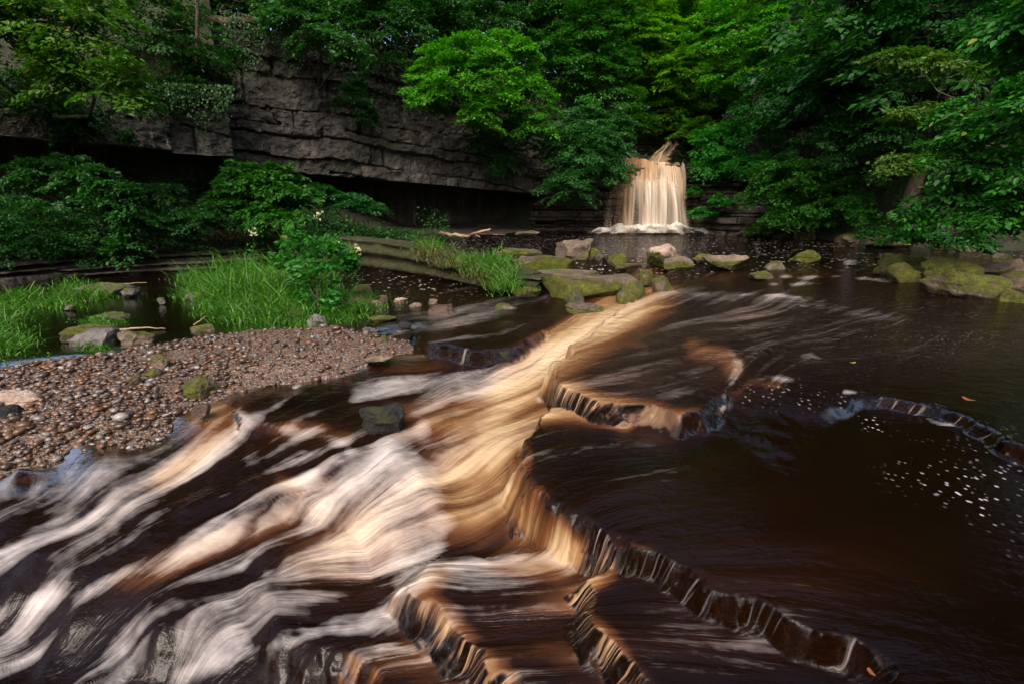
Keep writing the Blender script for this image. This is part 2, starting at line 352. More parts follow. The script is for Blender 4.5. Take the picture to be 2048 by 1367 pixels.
def ground_z(x, y):
    x = np.asarray(x, float); y = np.asarray(y, float)
    s = sdf_poly(CHANNEL, x, y)
    nz = fbm(n3(x * 0.5, y * 0.5), 3, 4) - 0.5
    side = sstep(3.0, 9.0, x - 0.22 * (y - 10))                 # 0 on the left bank, 1 on the right
    sl = 0.04 + 0.46 * sstep(-5.0, -8.5, x)
    left = np.minimum(-0.55 + 0.70 * sstep(.7, 2.6, s) + sl * np.maximum(s - 2.6, 0), 2.3)
    d = np.maximum(s, 0)
    right = 0.15 + np.minimum(d, 1.2) * 0.5 + np.clip(d - 1.2, 0, 7) * 1.15 + np.maximum(d - 8.2, 0) * 0.42
    z = left * (1 - side) + right * side
    b = sdf_poly(BACKLINE, x, y)
    z = np.where(side < 0.999, z * 1 + sstep(0.6, -0.9, b) * (1 - side) * (7.3 - z) + np.clip(-b - 1, 0, 40) * 0.32 * (1 - side), z)
    up = sstep(27.5, 29.0, y) * sstep(-0.5, 1.5, x) * sstep(30, 10, x)   # the bed of the stream above the waterfall
    z = z * (1 - up) + up * (3.9 + 0.16 * np.maximum(y - 29, 0) + np.clip(np.abs(x - 8.0 - 0.1 * (y - 29)) - 2.5, 0, 30) * 0.8)
    z = z + nz * (0.25 + 0.05 * np.clip(z, 0, 8)) * sstep(-0.2, 0.8, s)
    bed = -1.7 + 0 * z
    return np.where(s < 0, bed + sstep(-0.5, 0, s) * (1.15 + .65 * side), z)

gx = np.concatenate([np.linspace(-90, -26, 30, endpoint=False), np.linspace(-26, 30, 230, endpoint=False), np.linspace(30, 90, 30)])
gy = np.concatenate([np.linspace(-40, -9, 14, endpoint=False), np.linspace(-9, 40, 200, endpoint=False), np.linspace(40, 120, 40)])
GX, GY = np.meshgrid(gx, gy); GZ = ground_z(GX, GY)
tag(obj('ground', mesh_np('ground', np.stack([GX, GY, GZ], -1), grid_faces(*GX.shape), M['earth'])), kind='structure')

# ------------------------------------------------------------------ river sheet: terraces, flow, foam
pxs = np.concatenate([np.arange(-1000, -140, 30), np.arange(-140, 2190, 2.9), np.arange(2190, 3100, 30)])
pys = np.concatenate([np.arange(463.5, 480, 1.6), np.arange(480, 1420, 2.9), np.arange(1420, 1860, 22)])
U, V_ = np.meshgrid(pxs, pys)
WX, WY, _ = P(U, V_, -0.5)

def idw(ctrl, px, py, power=3.0, soft=25.0):
    full = px.shape; big = px.ndim == 2 and px.size > 50000
    if big:
        ri = np.unique(np.append(np.arange(0, full[0], 6), full[0] - 1)); ci = np.unique(np.append(np.arange(0, full[1], 6), full[1] - 1)); px, py = px[np.ix_(ri, ci)], py[np.ix_(ri, ci)]
    num = 0; den = 0
    for a, b, v in ctrl:
        wgt = 1.0 / ((px - a) ** 2 + ((py - b) * 1.6) ** 2 + soft ** 2) ** (power / 2)
        num = num + wgt * v; den = den + wgt
    q = num / den
    if big:
        q = np.stack([np.interp(np.arange(full[1]), ci, r_) for r_ in q]); q = np.stack([np.interp(np.arange(full[0]), ri, q[:, j]) for j in range(full[1])], 1)
    return q
BASE = [(1330, 580, -.22), (1230, 625, -.32), (1120, 680, -.40), (1000, 730, -.5), (900, 800, -.57), (1050, 820, -.58), (1250, 850, -.52), (950, 960, -.64), (1100, 1100, -.70),
        (1000, 1050, -.69), (700, 800, -.58), (500, 800, -.62), (300, 900, -.72), (100, 950, -.78), (600, 1050, -.86), (0, 1200, -1.0), (300, 1300, -1.05), (650, 1300, -1.0),
        (300, 600, -.36), (0, 620, -.40), (600, 600, -.36), (800, 560, -.32), (950, 590, -.34), (1050, 600, -.34), (900, 640, -.40), (750, 640, -.42), (780, 680, -.48), (600, 740, -.57), (200, 680, -.44), (0, 720, -.46),
        (-400, 700, -.46), (-400, 1100, -1.0), (1000, 470, 0), (1200, 466, 0), (1200, 500, 0), (1400, 480, 0), (1400, 520, -.02), (1600, 500, 0), (1900, 510, 0), (1100, 520, -.02),
        (1250, 540, -.08), (1250, 570, -.2), (1150, 610, -.34), (400, 1400, -1.1), (900, 1400, -1.02), (200, 860, -.62), (0, 900, -.68), (-200, 960, -.75), (880, 725, -.57), (960, 728, -.57), (1050, 712, -.55), (1085, 690, -.48)]
Z = idw(BASE, U, V_)
LPOOL = PW([(-500, 640), (-200, 596), (250, 545), (640, 518), (690, 526), (760, 535), (860, 550), (950, 570), (1030, 586), (1080, 598), (1085, 622), (900, 634), (800, 640), (700, 655), (400, 672), (0, 714), (-500, 810)], -.36)
kl = sstep(.35, -.02, sdf_poly(LPOOL, WX, WY)); Z = Z * (1 - kl) - .38 * kl
def jag_at(x, y, seed, jag=0.05): return (fbm(n3(x * 2.6, y * 2.6), 40 + seed, 3) - 0.5) * jag * 4.5 + (fbm(n3(x * 10, y * 10), 60 + seed, 3) - 0.5) * jag * 2.2
def slab(Z, pts, zt, wdt, zfun=None, jag=0.05, seed=0):
    poly = smooth_poly(PW(pts, zt), 2)
    s = sdf_poly(poly, WX, WY)
    s = s + jag_at(WX, WY, seed, jag)
    top = zt + (zfun(WX, WY) if zfun else 0)
    wdt = wdt() if callable(wdt) else wdt
    k = 1 - sstep(-0.02, wdt, s); k = np.where(top > Z, k, 0)
    return Z * (1 - k) + top * k
SL = {}
SL['left_bench'] = ([(500, 850), (560, 842), (620, 838), (700, 852), (760, 875), (800, 880), (880, 815), (980, 745), (1000, 705), (820, 690), (600, 735), (440, 790)], -.545, lambda: .16 + .45 * sstep(800, 900, U))
SL['table'] = ([(838, 656), (846, 690), (900, 697), (960, 699), (1030, 694), (1075, 676), (1100, 655), (1050, 640), (900, 636)], -.375, .10)
SL['rock_lip'] = ([(533, 935), (560, 913), (640, 908), (760, 903), (880, 905), (900, 950), (700, 965), (650, 985), (560, 990)], -.66, .16)
SL['front_bench'] = ([(690, 1003), (600, 1035), (540, 1075), (513, 1112), (540, 1170), (590, 1230), (650, 1290), (720, 1345), (760, 1450), (1100, 1450), (1100, 1000), (850, 950)], -.765, .20)
SL['second_step'] = ([(930, 1125), (890, 1135), (850, 1152), (835, 1185), (870, 1220), (920, 1260), (960, 1300), (1000, 1340), (1020, 1370), (1050, 1450), (1400, 1450), (1400, 1060), (1100, 1080)], -.62, .16)
SL['third_step'] = ([(1260, 1115), (1215, 1130), (1190, 1150), (1170, 1190), (1180, 1230), (1210, 1270), (1250, 1320), (1290, 1370), (1330, 1450), (3000, 1500), (3000, 1050), (1450, 1000)], -.495, .15)
SL['dark_pool'] = ([(1120, 805), (1085, 832), (1062, 858), (1042, 885), (1036, 920), (1052, 960), (1090, 995), (1160, 1035), (1205, 1058), (1330, 1105), (1450, 1160), (1560, 1220), (1660, 1255),
                    (1745, 1288), (1762, 1350), (1775, 1470), (3200, 1500), (3200, 700), (1500, 740)], -.365, .12)
SL['mid_sheet'] = ([(1345, 572), (1290, 598), (1235, 628), (1213, 648), (1185, 668), (1130, 708), (1105, 735), (1105, 752), (1150, 788), (1280, 815), (1400, 832), (1437, 795), (1465, 752), (1560, 772), (1740, 778),
                    (1830, 795), (1900, 802), (1980, 838), (2048, 890), (2300, 1010), (2900, 1010), (2900, 500), (1600, 540)], -.215, lambda: .11 + .85 * np.exp(-((U - 1585) / 100) ** 2))
for i, nm in enumerate(('left_bench', 'rock_lip', 'table', 'front_bench', 'second_step', 'third_step', 'dark_pool')):
    Z = slab(Z, *SL[nm], seed=i)
Z = slab(Z, *SL['mid_sheet'], zfun=lambda x, y: np.clip(y - 6.0, 0, 5) * 0.03 - .035 * sstep(2.0, 3.2, x), seed=9)
Z = np.where(WY > 11.2, Z * sstep(14, 11.2, WY), Z)
Z = np.where(WY > 9.0, Z * (1 - kl) - .38 * kl, Z)
hr = np.random.default_rng(77); humps = []; wake = np.zeros_like(Z)
while len(humps) < 95:
    a_, b_ = hr.uniform(-60, 900), hr.uniform(740, 1400)
    if b_ < 1000 - .42 * (a_ - 60) * 1.0 - 90 or (a_ > 640 and b_ > 1320): continue
    q_ = P(a_, b_, -.8); humps.append((q_[0], q_[1], hr.uniform(.05, .14) * (.6 + .4 * q_[1] / 2.5), hr.uniform(.012, .042)))
for hx_, hy_, hr_, hh_ in humps:
    m_ = (np.abs(WX - hx_) < hr_ * 5) & (np.abs(WY - hy_) < hr_ * 5); dx_, dy_ = WX[m_] - hx_, WY[m_] - hy_
    al, ac = -.86 * dx_ - .5 * dy_, .5 * dx_ - .86 * dy_                     # along and across the current
    Z[m_] += hh_ * np.exp(-(np.where(al > 0, al / (.8 * hr_), al / (1.9 * hr_))) ** 2 - (ac / (1.3 * hr_)) ** 2)
    wake[m_] = np.maximum(wake[m_], np.clip(hh_ / .036, .3, 1) * np.exp(-((al - 1.25 * hr_) / (.6 * hr_)) ** 2 - (ac / (1.0 * hr_)) ** 2))
PX, PY = proj(WX, WY, Z)                      # where each vertex is seen

nr, nc = U.shape
du = np.gradient(pxs)[None, :]; dv = np.gradient(pys)[:, None]
x_u = np.gradient(WX, axis=1); x_v = np.gradient(WX, axis=0); y_v = np.gradient(WY, axis=0)
z_u = np.gradient(Z, axis=1); z_v = np.gradient(Z, axis=0)
z_x = z_u / x_u; z_y = (z_v - z_x * x_v) / y_v
slope = np.hypot(z_x, z_y)
hx, hy = -z_x / (slope + 1e-6), -z_y / (slope + 1e-6)
g_v = hy / y_v; g_u = (hx - x_v * g_v) / x_u
gn = np.hypot(g_u, g_v) + 1e-9; g_u /= gn; g_v /= gn
ARROWS = [(1350, 575, -1, .4), (1230, 630, -1, .45), (1100, 700, -1, .5), (950, 760, -1, .3), (800, 720, -1, .10), (650, 745, -1, .22), (560, 790, -1, .55), (470, 830, -1, .5), (250, 880, -1, .45), (100, 950, -1, .45),
          (400, 1000, -1, .40), (100, 1150, -1, .42), (300, 1250, -1, .38), (600, 1050, -1, .35), (720, 1120, -1, .12), (700, 1230, -1, .15), (800, 1000, -1, .3), (900, 960, -1, .55), (1000, 950, -.85, .7), (1080, 1080, -.9, .65),
          (1000, 1150, -1, .06), (1100, 1250, -1, .05), (1400, 1250, -1, -.05), (1550, 1310, -1, -.2), (1500, 950, -1, .28), (1300, 960, -1, .24), (1200, 900, -1, .14), (1800, 1050, -.7, -.4), (1950, 1000, -.8, -.5), (1250, 850, -1, -.04),
          (1400, 760, -1, .35), (1280, 740, -1, .22), (1700, 700, -1, .2), (1900, 650, -.8, .4), (1450, 660, -1, .25), (1600, 560, -.9, .5), (900, 630, -1, .2), (300, 620, -1, .1), (850, 850, -1, .45), (700, 860, -1, .35), (1480, 760, -.6, .8), (0, 1300, -1, .4)]
fu = idw([(a, b, c) for a, b, c, d in ARROWS], PX, PY, 4, 40); fv = idw([(a, b, d) for a, b, c, d in ARROWS], PX, PY, 4, 40)
# meander so that the streaks waver
mw = (fbm(n3(WX * 2.2, WY * 2.2), 70, 3) - 0.5) * 0.55
fu, fv = fu - fv * mw, fv + fu * mw
fu = fu / du; fv = fv / dv; fn = np.hypot(fu, fv) + 1e-9; fu /= fn; fv /= fn
kk = np.clip(slope * 2.4 - 0.62, 0, 4)
vu = fu + kk * g_u; vv = fv + kk * g_v; vn = np.hypot(vu, vv) + 1e-9; vu /= vn; vv /= vn

def bil(A, r, c):
    r = np.clip(r, 0, nr - 1.001); c = np.clip(c, 0, nc - 1.001); r0 = r.astype(np.int32); c0 = c.astype(np.int32); fr = r - r0; fc = c - c0
    i = r0 * nc + c0; a = A.ravel()
    return (a[i] * (1 - fc) + a[i + 1] * fc) * (1 - fr) + (a[i + nc] * (1 - fc) + a[i + nc + 1] * fc) * fr
def blur(a, s):
    h = np.fft.rfftfreq(a.shape[1]); v = np.fft.fftfreq(a.shape[0])
    return np.fft.irfft2(np.fft.rfft2(a) * np.exp(-2 * (math.pi * s) ** 2 * (h[None, :] ** 2 + v[:, None] ** 2)), a.shape)
def norm01(a): m, s = a.mean(), a.std(); return np.clip(0.5 + (a - m) / (4.4 * s), 0, 1)
N1 = blur(rng.random((nr, nc)), 0.95); N2 = blur(rng.random((nr, nc)), 2.0); N3 = blur(rng.random((nr, nc)), 6.0)
N1, N2, N3 = (a.astype(np.float32) for a in (N1 / N1.std(), N2 / N2.std(), N3 / N3.std()))

def G(cx, cyy, rx, ry, amp, ang=0.0):
    ca, sa = math.cos(ang), math.sin(ang); a = (PX - cx) * ca + (PY - cyy) * sa; b = -(PX - cx) * sa + (PY - cyy) * ca
    return amp * np.exp(-(a / rx) ** 2 - (b / ry) ** 2)
def S(pts, wd, amp): return amp * np.exp(-(dist_line(pts, PX, PY) / wd) ** 2)
foam = np.zeros_like(Z)
def addf(a):
    global foam
    foam = 1 - (1 - foam) * (1 - np.clip(a, 0, 1))
for pts, wd, am in [([(1340, 583), (1250, 618), (1205, 650), (1150, 680), (1085, 705)], 12, .75), ([(1130, 700), (1060, 725), (1000, 740), (900, 752), (800, 772), (720, 785)], 24, .8),
                    ([(1010, 768), (900, 790), (840, 830), (850, 868)], 22, .8), ([(760, 735), (680, 750), (600, 775), (520, 822)], 16, .45), ([(860, 715), (700, 730), (560, 775)], 10, .35),
                    ([(480, 835), (530, 845), (600, 862), (660, 868), (700, 895)], 15, .95), ([(790, 918), (720, 960), (640, 992), (560, 1025), (480, 1060), (350, 1110), (150, 1175), (-50, 1240)], 24, .85),
                    ([(780, 915), (840, 940), (865, 990), (885, 1040), (875, 1090), (850, 1130), (815, 1185)], 26, 1.0), ([(500, 852), (430, 900), (380, 940), (300, 985), (200, 1030), (60, 1090), (-50, 1130)], 20, .55),
                    ([(265, 850), (225, 872), (150, 930), (60, 985), (-40, 1000)], 12, .48), ([(900, 1132), (980, 1118), (1080, 1108), (1140, 1132), (1190, 1125)], 18, .8), ([(1000, 1075), (1060, 1090), (1110, 1105)], 14, .5),
                    ([(700, 1225), (600, 1280), (480, 1300), (360, 1350)], 16, .6), ([(520, 1130), (560, 1190), (610, 1260), (690, 1330)], 12, .40), ([(1420, 842), (1300, 830), (1200, 812), (1125, 795), (1080, 800)], 9, 1.0),
                    ([(1460, 700), (1482, 740), (1458, 790), (1428, 835)], 12, .6), ([(1390, 700), (1440, 710)], 8, .3), ([(1600, 765), (1540, 752), (1490, 765)], 9, .5), ([(1690, 782), (1790, 800), (1860, 838), (1960, 862), (2060, 915)], 6, .50),
                    ([(1240, 1110), (1350, 1150), (1440, 1200), (1560, 1262), (1700, 1325), (1730, 1345)], 9, .45), ([(1210, 1120), (1290, 1135)], 9, .6), ([(1270, 545), (1350, 558), (1430, 546)], 5, .75), ([(1200, 552), (1290, 562)], 4, .6), ([(1520, 548), (1600, 556), (1680, 552), (1780, 562)], 5, .8), ([(1480, 560), (1560, 570), (1640, 566)], 4, .6),
                    ([(1350, 590), (1430, 592), (1520, 592), (1600, 600)], 5, .5), ([(1600, 612), (1680, 622), (1800, 640)], 5, .3), ([(1195, 462), (1300, 466), (1410, 466)], 5, 1.0), ([(1410, 466), (1480, 470)], 3, .6),
                    ([(840, 648), (800, 664), (765, 684)], 6, .75), ([(842, 690), (790, 692), (760, 690)], 5, .6), ([(850, 704), (960, 714), (1070, 703)], 7, .6), ([(1080, 655), (1100, 690)], 6, .5), ([(1640, 718), (1560, 712)], 7, .3),
                    ([(0, 885), (30, 905)], 14, .4), ([(1070, 640), (1130, 640)], 5, .3), ([(1020, 668), (1080, 662), (1140, 655)], 5, .35), ([(820, 1190), (760, 1240), (700, 1260)], 16, .5), ([(880, 1330), (830, 1300), (760, 1290)], 18, .4)]:
    addf(S(pts, wd, am))
addf(G(930, 742, 110, 26, .5)); addf(G(760, 1070, 130, 95, .68)); addf(G(810, 990, 80, 70, .68)); addf(G(640, 1000, 70, 30, .6, -.35)); addf(G(840, 1140, 60, 60, .5)); addf(G(200, 1200, 320, 70, .16, -.38)); addf(G(250, 1030, 300, 60, .14, -.4)); addf(G(420, 900, 90, 50, .3, -.4)); addf(G(350, 1300, 250, 60, .14)); addf(G(960, 980, 70, 110, .2)); addf(G(1050, 1250, 90, 90, .16)); addf(G(1000, 1040, 60, 60, .25))
addf(G(1250, 930, 140, 40, .05, -.2))
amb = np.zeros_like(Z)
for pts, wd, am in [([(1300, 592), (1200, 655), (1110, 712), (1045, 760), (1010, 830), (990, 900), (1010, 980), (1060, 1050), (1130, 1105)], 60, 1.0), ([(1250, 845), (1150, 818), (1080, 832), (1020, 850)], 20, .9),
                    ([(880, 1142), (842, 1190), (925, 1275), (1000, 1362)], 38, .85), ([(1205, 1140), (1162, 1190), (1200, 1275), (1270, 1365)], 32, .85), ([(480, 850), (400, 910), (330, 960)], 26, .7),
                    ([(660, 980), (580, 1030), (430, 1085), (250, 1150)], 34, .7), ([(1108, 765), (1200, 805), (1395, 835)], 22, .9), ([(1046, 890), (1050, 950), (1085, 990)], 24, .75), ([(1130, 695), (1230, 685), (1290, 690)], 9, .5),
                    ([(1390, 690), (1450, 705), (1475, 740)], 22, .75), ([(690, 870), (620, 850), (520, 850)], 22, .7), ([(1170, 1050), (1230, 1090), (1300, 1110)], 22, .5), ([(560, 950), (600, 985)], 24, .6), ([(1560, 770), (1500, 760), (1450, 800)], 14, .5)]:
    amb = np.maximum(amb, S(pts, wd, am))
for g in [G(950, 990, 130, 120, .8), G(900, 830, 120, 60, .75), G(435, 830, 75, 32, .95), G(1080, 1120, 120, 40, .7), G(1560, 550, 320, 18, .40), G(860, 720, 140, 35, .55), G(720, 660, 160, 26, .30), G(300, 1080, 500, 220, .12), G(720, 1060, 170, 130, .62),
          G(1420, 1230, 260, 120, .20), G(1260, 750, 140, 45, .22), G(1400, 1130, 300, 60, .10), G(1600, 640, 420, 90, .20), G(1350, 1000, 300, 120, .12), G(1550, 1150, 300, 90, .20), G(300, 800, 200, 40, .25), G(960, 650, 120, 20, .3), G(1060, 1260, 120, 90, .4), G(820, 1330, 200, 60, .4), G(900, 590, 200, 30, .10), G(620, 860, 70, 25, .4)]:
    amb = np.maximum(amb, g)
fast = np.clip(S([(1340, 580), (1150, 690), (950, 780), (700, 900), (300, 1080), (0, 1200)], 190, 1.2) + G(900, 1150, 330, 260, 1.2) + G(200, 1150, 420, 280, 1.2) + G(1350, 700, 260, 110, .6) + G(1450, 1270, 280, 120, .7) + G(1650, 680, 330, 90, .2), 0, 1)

NS = 30
def lic(src_list, step, sides=(1, -1)):
    acc = [np.zeros_like(Z, dtype=np.float32) for _ in src_list]; wsum = 0
    R0, C0 = np.mgrid[0:nr, 0:nc].astype(np.float32)
    vu32, vv32 = vu.astype(np.float32), vv.astype(np.float32)
    for sgn in sides:
        r, c = R0.copy(), C0.copy()
        for k in range(NS):
            wk = 1.0 - (k / NS) ** 2; wsum += wk
            for a, s_ in zip(acc, src_list): a += wk * bil(s_, r, c)
            du_ = bil(vu32, r, c); dv_ = bil(vv32, r, c)
            c = c + sgn * step * du_; r = r + sgn * step * dv_
    return [a / wsum for a in acc]
def stream(off, gate=300.0):
    """stream coordinate: the row at which the streamline through each vertex, followed upstream, meets the next gate"""
    R0, C0 = np.mgrid[0:nr:2, 0:nc:2].astype(np.float32); vu32, vv32 = vu.astype(np.float32), vv.astype(np.float32); upx = np.broadcast_to(pxs[None, :], (nr, nc)).astype(np.float32)
    tgt = (np.floor((upx[::2, ::2] - off) / gate) + 1) * gate + off; r, c = R0.copy(), C0.copy(); act = np.ones(r.shape, bool)
    for _ in range(170):
        ra, ca = r[act], c[act]; r[act] = ra - 1.1 * bil(vv32, ra, ca); c[act] = ca - 1.1 * bil(vu32, ra, ca)
        cc = np.interp(c, np.arange(nc), pxs); act = (cc < tgt) & (r > 0) & (r < nr - 1)
        if not act.any(): break
    q = np.interp(r, np.arange(nr), pys) + 37.7 * (tgt / gate); ri, ci = np.arange(0, nr, 2), np.arange(0, nc, 2)
    for _ in range(4):
        acc = q * 2; cnt = np.full(q.shape, 2.0)
        for ax, sh_ in ((0, 1), (0, -1), (1, 1), (1, -1)):
            qq, tt_ = np.roll(q, sh_, ax), np.roll(tgt, sh_, ax); okm = (tt_ == tgt) & (np.abs(qq - q) < 40); acc = acc + np.where(okm, qq, 0); cnt = cnt + okm
        q = acc / cnt
    gi = np.floor((pxs - off) / gate)
    # upsample inside each gate band so that bands do not bleed into one another
    out_ = np.zeros((nr, nc), np.float32); tmp = np.stack([np.interp(np.arange(nr), ri, q[:, j]) for j in range(len(ci))], 1)
    for g in np.unique(gi):
        cols = np.where(gi == g)[0]; src = [j for j, cidx in enumerate(ci) if gi[cidx] == g]
        if not src: src = [int(np.argmin(np.abs(ci - cols[0])))]
        for rr_ in range(nr): out_[rr_, cols] = np.interp(cols, ci[src], tmp[rr_, src])
    wgt = 1 - np.abs(((pxs - off) / gate) % 1.0 - .5) * 2
    return out_, np.broadcast_to(wgt[None, :], (nr, nc))
psiA, wA = stream(0.0); psiB, wB = stream(150.0)
(L2,) = lic([N2], 1.9)
Lf, La, Lw = lic([foam.astype(np.float32), amb.astype(np.float32), wake.astype(np.float32)], 1.5, (-1,))
(L3,) = lic([N3], 2.8)
s2, s3 = norm01(L2), norm01(L3)
streak = norm01(0.60 * (s2 - .5) + 0.36 * (s3 - .5))
foam_s = 0.50 * foam + 0.50 * Lf; foam_s = 1 - (1 - np.clip(foam_s, 0, 1)) * (1 - np.clip(.16 * wake + 1.1 * Lw, 0, .42) * fast); amb_s = 0.5 * amb + 0.5 * La
lip = sstep(0.5, 1.6, slope)
foam_glint = np.clip(foam_s * 1.05 - .28 + (streak - .5) * 1.15 * np.sqrt(np.clip(foam_s, 0, 1)) * (1.25 - .55 * foam_s), 0, 1)
foam_glint = foam_glint * (1 - 0.55 * lip)
foam_glint = np.maximum(foam_glint, fast * (.05 + .25 * sstep(1250, 900, PX)) * np.clip(streak * 2.4 - 1.0, 0, 1))
amb_f = np.clip(amb_s * (0.50 + 0.9 * (0.5 * s2 + 0.5 * s3)) + fast * 0.10 * (s3 - 0.3) + lip * (0.30 * np.clip(s2 * 2 - .7, 0, 1)) * sstep(.04, .4, amb_s + .15), 0, 1)
foam_glint = np.clip(foam_glint + G(1560, 660, 420, 90, .075) + S([(1330, 590), (1450, 592), (1620, 604), (1800, 640)], 12, .09) + G(1300, 760, 160, 50, .06) + G(200, 1150, 420, 230, .05) + G(1450, 1250, 280, 110, .07) + G(1300, 930, 220, 70, .05), 0, 1)  # thin pale threads added to the foam, standing in for sky glints on ripples
# relief of the moving water
pre = Z.copy()
Z = Z + fast * ((s3 - .5) * 0.034 + (s2 - .5) * 0.018) * (1 - 0.6 * lip)
Z += G(430, 838, 80, 30, .06) + S([(1400, 696), (1450, 712), (1475, 745)], 12, .03) * (0.4 + s3) + S([(780, 918), (830, 950), (860, 1010)], 30, .05)
Z += (S([(1350, 590), (1450, 590), (1600, 602)], 9, .05) + S([(1500, 690), (1620, 712)], 12, .05)) * s3
Z += 0.012 * sstep(8, 14, WY) * (fbm(n3(WX * 1.3, WY * 2.0), 5, 3) - .5)
# gravel bar outline (world)
BAR = smooth_poly(PW([(-500, 800), (-200, 772), (0, 746), (120, 726), (230, 714), (300, 702), (380, 686), (480, 674), (600, 664), (680, 662), (730, 672), (790, 684), (800, 696), (760, 708), (700, 722), (600, 740), (520, 752),
                       (430, 768), (360, 790), (310, 815), (260, 838), (190, 856), (110, 870), (0, 885), (-200, 930), (-500, 990)], -.47), 2)
bar_d = sdf_poly(BAR, WX, WY)
shallow = sstep(0.75, 0.05, bar_d) * 0.95
shallow = np.maximum(shallow, np.clip(G(250, 610, 300, 50, .55) + G(800, 640, 90, 30, .8), 0, .8))
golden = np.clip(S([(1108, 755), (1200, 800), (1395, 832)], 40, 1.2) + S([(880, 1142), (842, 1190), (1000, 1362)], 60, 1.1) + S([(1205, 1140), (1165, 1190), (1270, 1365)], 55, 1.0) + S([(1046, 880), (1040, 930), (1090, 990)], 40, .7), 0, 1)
steep = sstep(0.45, 1.1, slope) * (1 - np.clip(S([(1340, 580), (1150, 690), (1000, 800), (1000, 950), (1130, 1105)], 55, 1.3) + S([(880, 1142), (850, 1180), (900, 1240)], 40, .8) + S([(560, 1060), (520, 1110), (640, 1290)], 60, 1.0), 0, 1)) * (1 - sstep(830, 790, PX) * sstep(985, 1010, PY)) * (1 - sstep(470, 440, PX))
farspeck = np.clip(sstep(10.5, 12.5, WY) * .85 * (1 - kl) + G(830, 565, 150, 26, .9), 0, 1)
speck = np.clip(0 * WY + S([(1800, 920), (1900, 960), (1960, 1020), (2010, 1080)], 34, 1.0) + G(1980, 950, 60, 70, .9) + S([(1560, 790), (1700, 800), (1780, 890), (1900, 960)], 16, 1) + G(1850, 650, 240, 90, .35) + G(1560, 790, 90, 20, .8), 0, 1)
chop = np.clip(0.08 + 0.10 * fast + sstep(9, 16, WY) * .5 + G(1600, 660, 480, 110, 1.0) + G(1280, 760, 180, 70, .6), 0, 1) * (1 - .5 * shallow)
me = mesh_np('river', np.stack([WX, WY, Z], -1), grid_faces(nr, nc), M['water'], True, dict(foam=foam_glint, amber=amb_f, speck=speck, shallow=shallow, chop=chop, steep=steep, farspeck=farspeck, golden=golden, psia=psiA * .01, psib=psiB * .01, wa=wA, upx=U * .01, fast=fast * .6))
tag(obj('river', me), kind='structure')

# ------------------------------------------------------------------ rocks
def bar_z(x, y):
    s = sdf_poly(BAR, x, y); zc = np.interp(y, [2.5, 3.2, 4.2, 5.0, 5.6, 7.0], [-.60, -.55, -.47, -.40, -.352, -.335])
    return zc - 0.13 * sstep(-0.35, 0.15, s) - 0.45 * sstep(0.1, 0.8, s) + (fbm(n3(x * 2, y * 2), 8, 3) - .5) * 0.05
_ico = {}
def ico(sub):
    if sub not in _ico:
        b = bmesh.new(); bmesh.ops.create_icosphere(b, subdivisions=sub, radius=1.0); b.verts.ensure_lookup_table()
        _ico[sub] = (np.array([v.co[:] for v in b.verts]), np.array([[v.index for v in f.verts] for f in b.faces])); b.free()
    return _ico[sub]

def rock_mesh(name, size, mat, seed, boxy=0.55, cuts=9, moss='top', amount=0.5, sub=5, rough=0.10, tilt=(0, 0, 0)):
    r = np.random.default_rng(seed); v, f = ico(sub); p = np.sign(v) * np.abs(v) ** boxy
    p = p / np.maximum(1.0, np.max(np.abs(p), axis=1, keepdims=True) * 1.0)
    for _ in range(cuts):
        n = r.normal(size=3); n[2] *= 0.7; n /= np.linalg.norm(n); dd = r.uniform(0.58, 0.95)
        h = p @ n - dd; p = p - np.where(h > 0, h, 0)[:, None] * n * 0.92
    sz = np.asarray(size, float) / 2
    q = p * sz; m = sz.mean()
    nrm = p / (np.linalg.norm(p, axis=1, keepdims=True) + 1e-6)
    q = q + nrm * ((fbm(q / m * 1.3 + seed, seed, 3) - .5) * 2.4 * rough + (fbm(q / m * 5 + seed, seed + 5, 4, .6) - .5) * 1.3 * rough)[:, None] * m
    # bedding grooves
    q[:, :2] *= (1 - 0.05 * (np.sin(q[:, 2] / max(sz[2], .01) * 5 + 2 * fbm(q / m * 2, seed + 9, 2)) > 0.75))[:, None]
    R = Vector((0, 0, 0)); from_e = __import__('mathutils').Euler([math.radians(t) for t in tilt]).to_matrix()
    q = q @ np.array(from_e).T
    me = mesh_np(name, q, f, mat, True)
    nz = np.zeros(len(q) * 3, dtype=np.float32); me.vertices.foreach_get('normal', nz); nz = nz.reshape(-1, 3)[:, 2]
    nn = (fbm(q / m * 1.6 + 3, seed + 21, 3) - .5)
    if moss == 'top': ms = amount + 0.45 * nz - 0.15 + nn * 1.2
    elif moss == 'side': ms = amount + 0.55 * (0.5 - nz) + nn * 1.0
    elif moss == 'base': ms = amount + 0.5 * (-q[:, 2] / sz[2]) + nn
    else: ms = np.full(len(q), -1.0)
    a = me.attributes.new('moss', 'FLOAT', 'POINT'); a.data.foreach_set('value', np.ascontiguousarray(ms, dtype=np.float32))
    return me

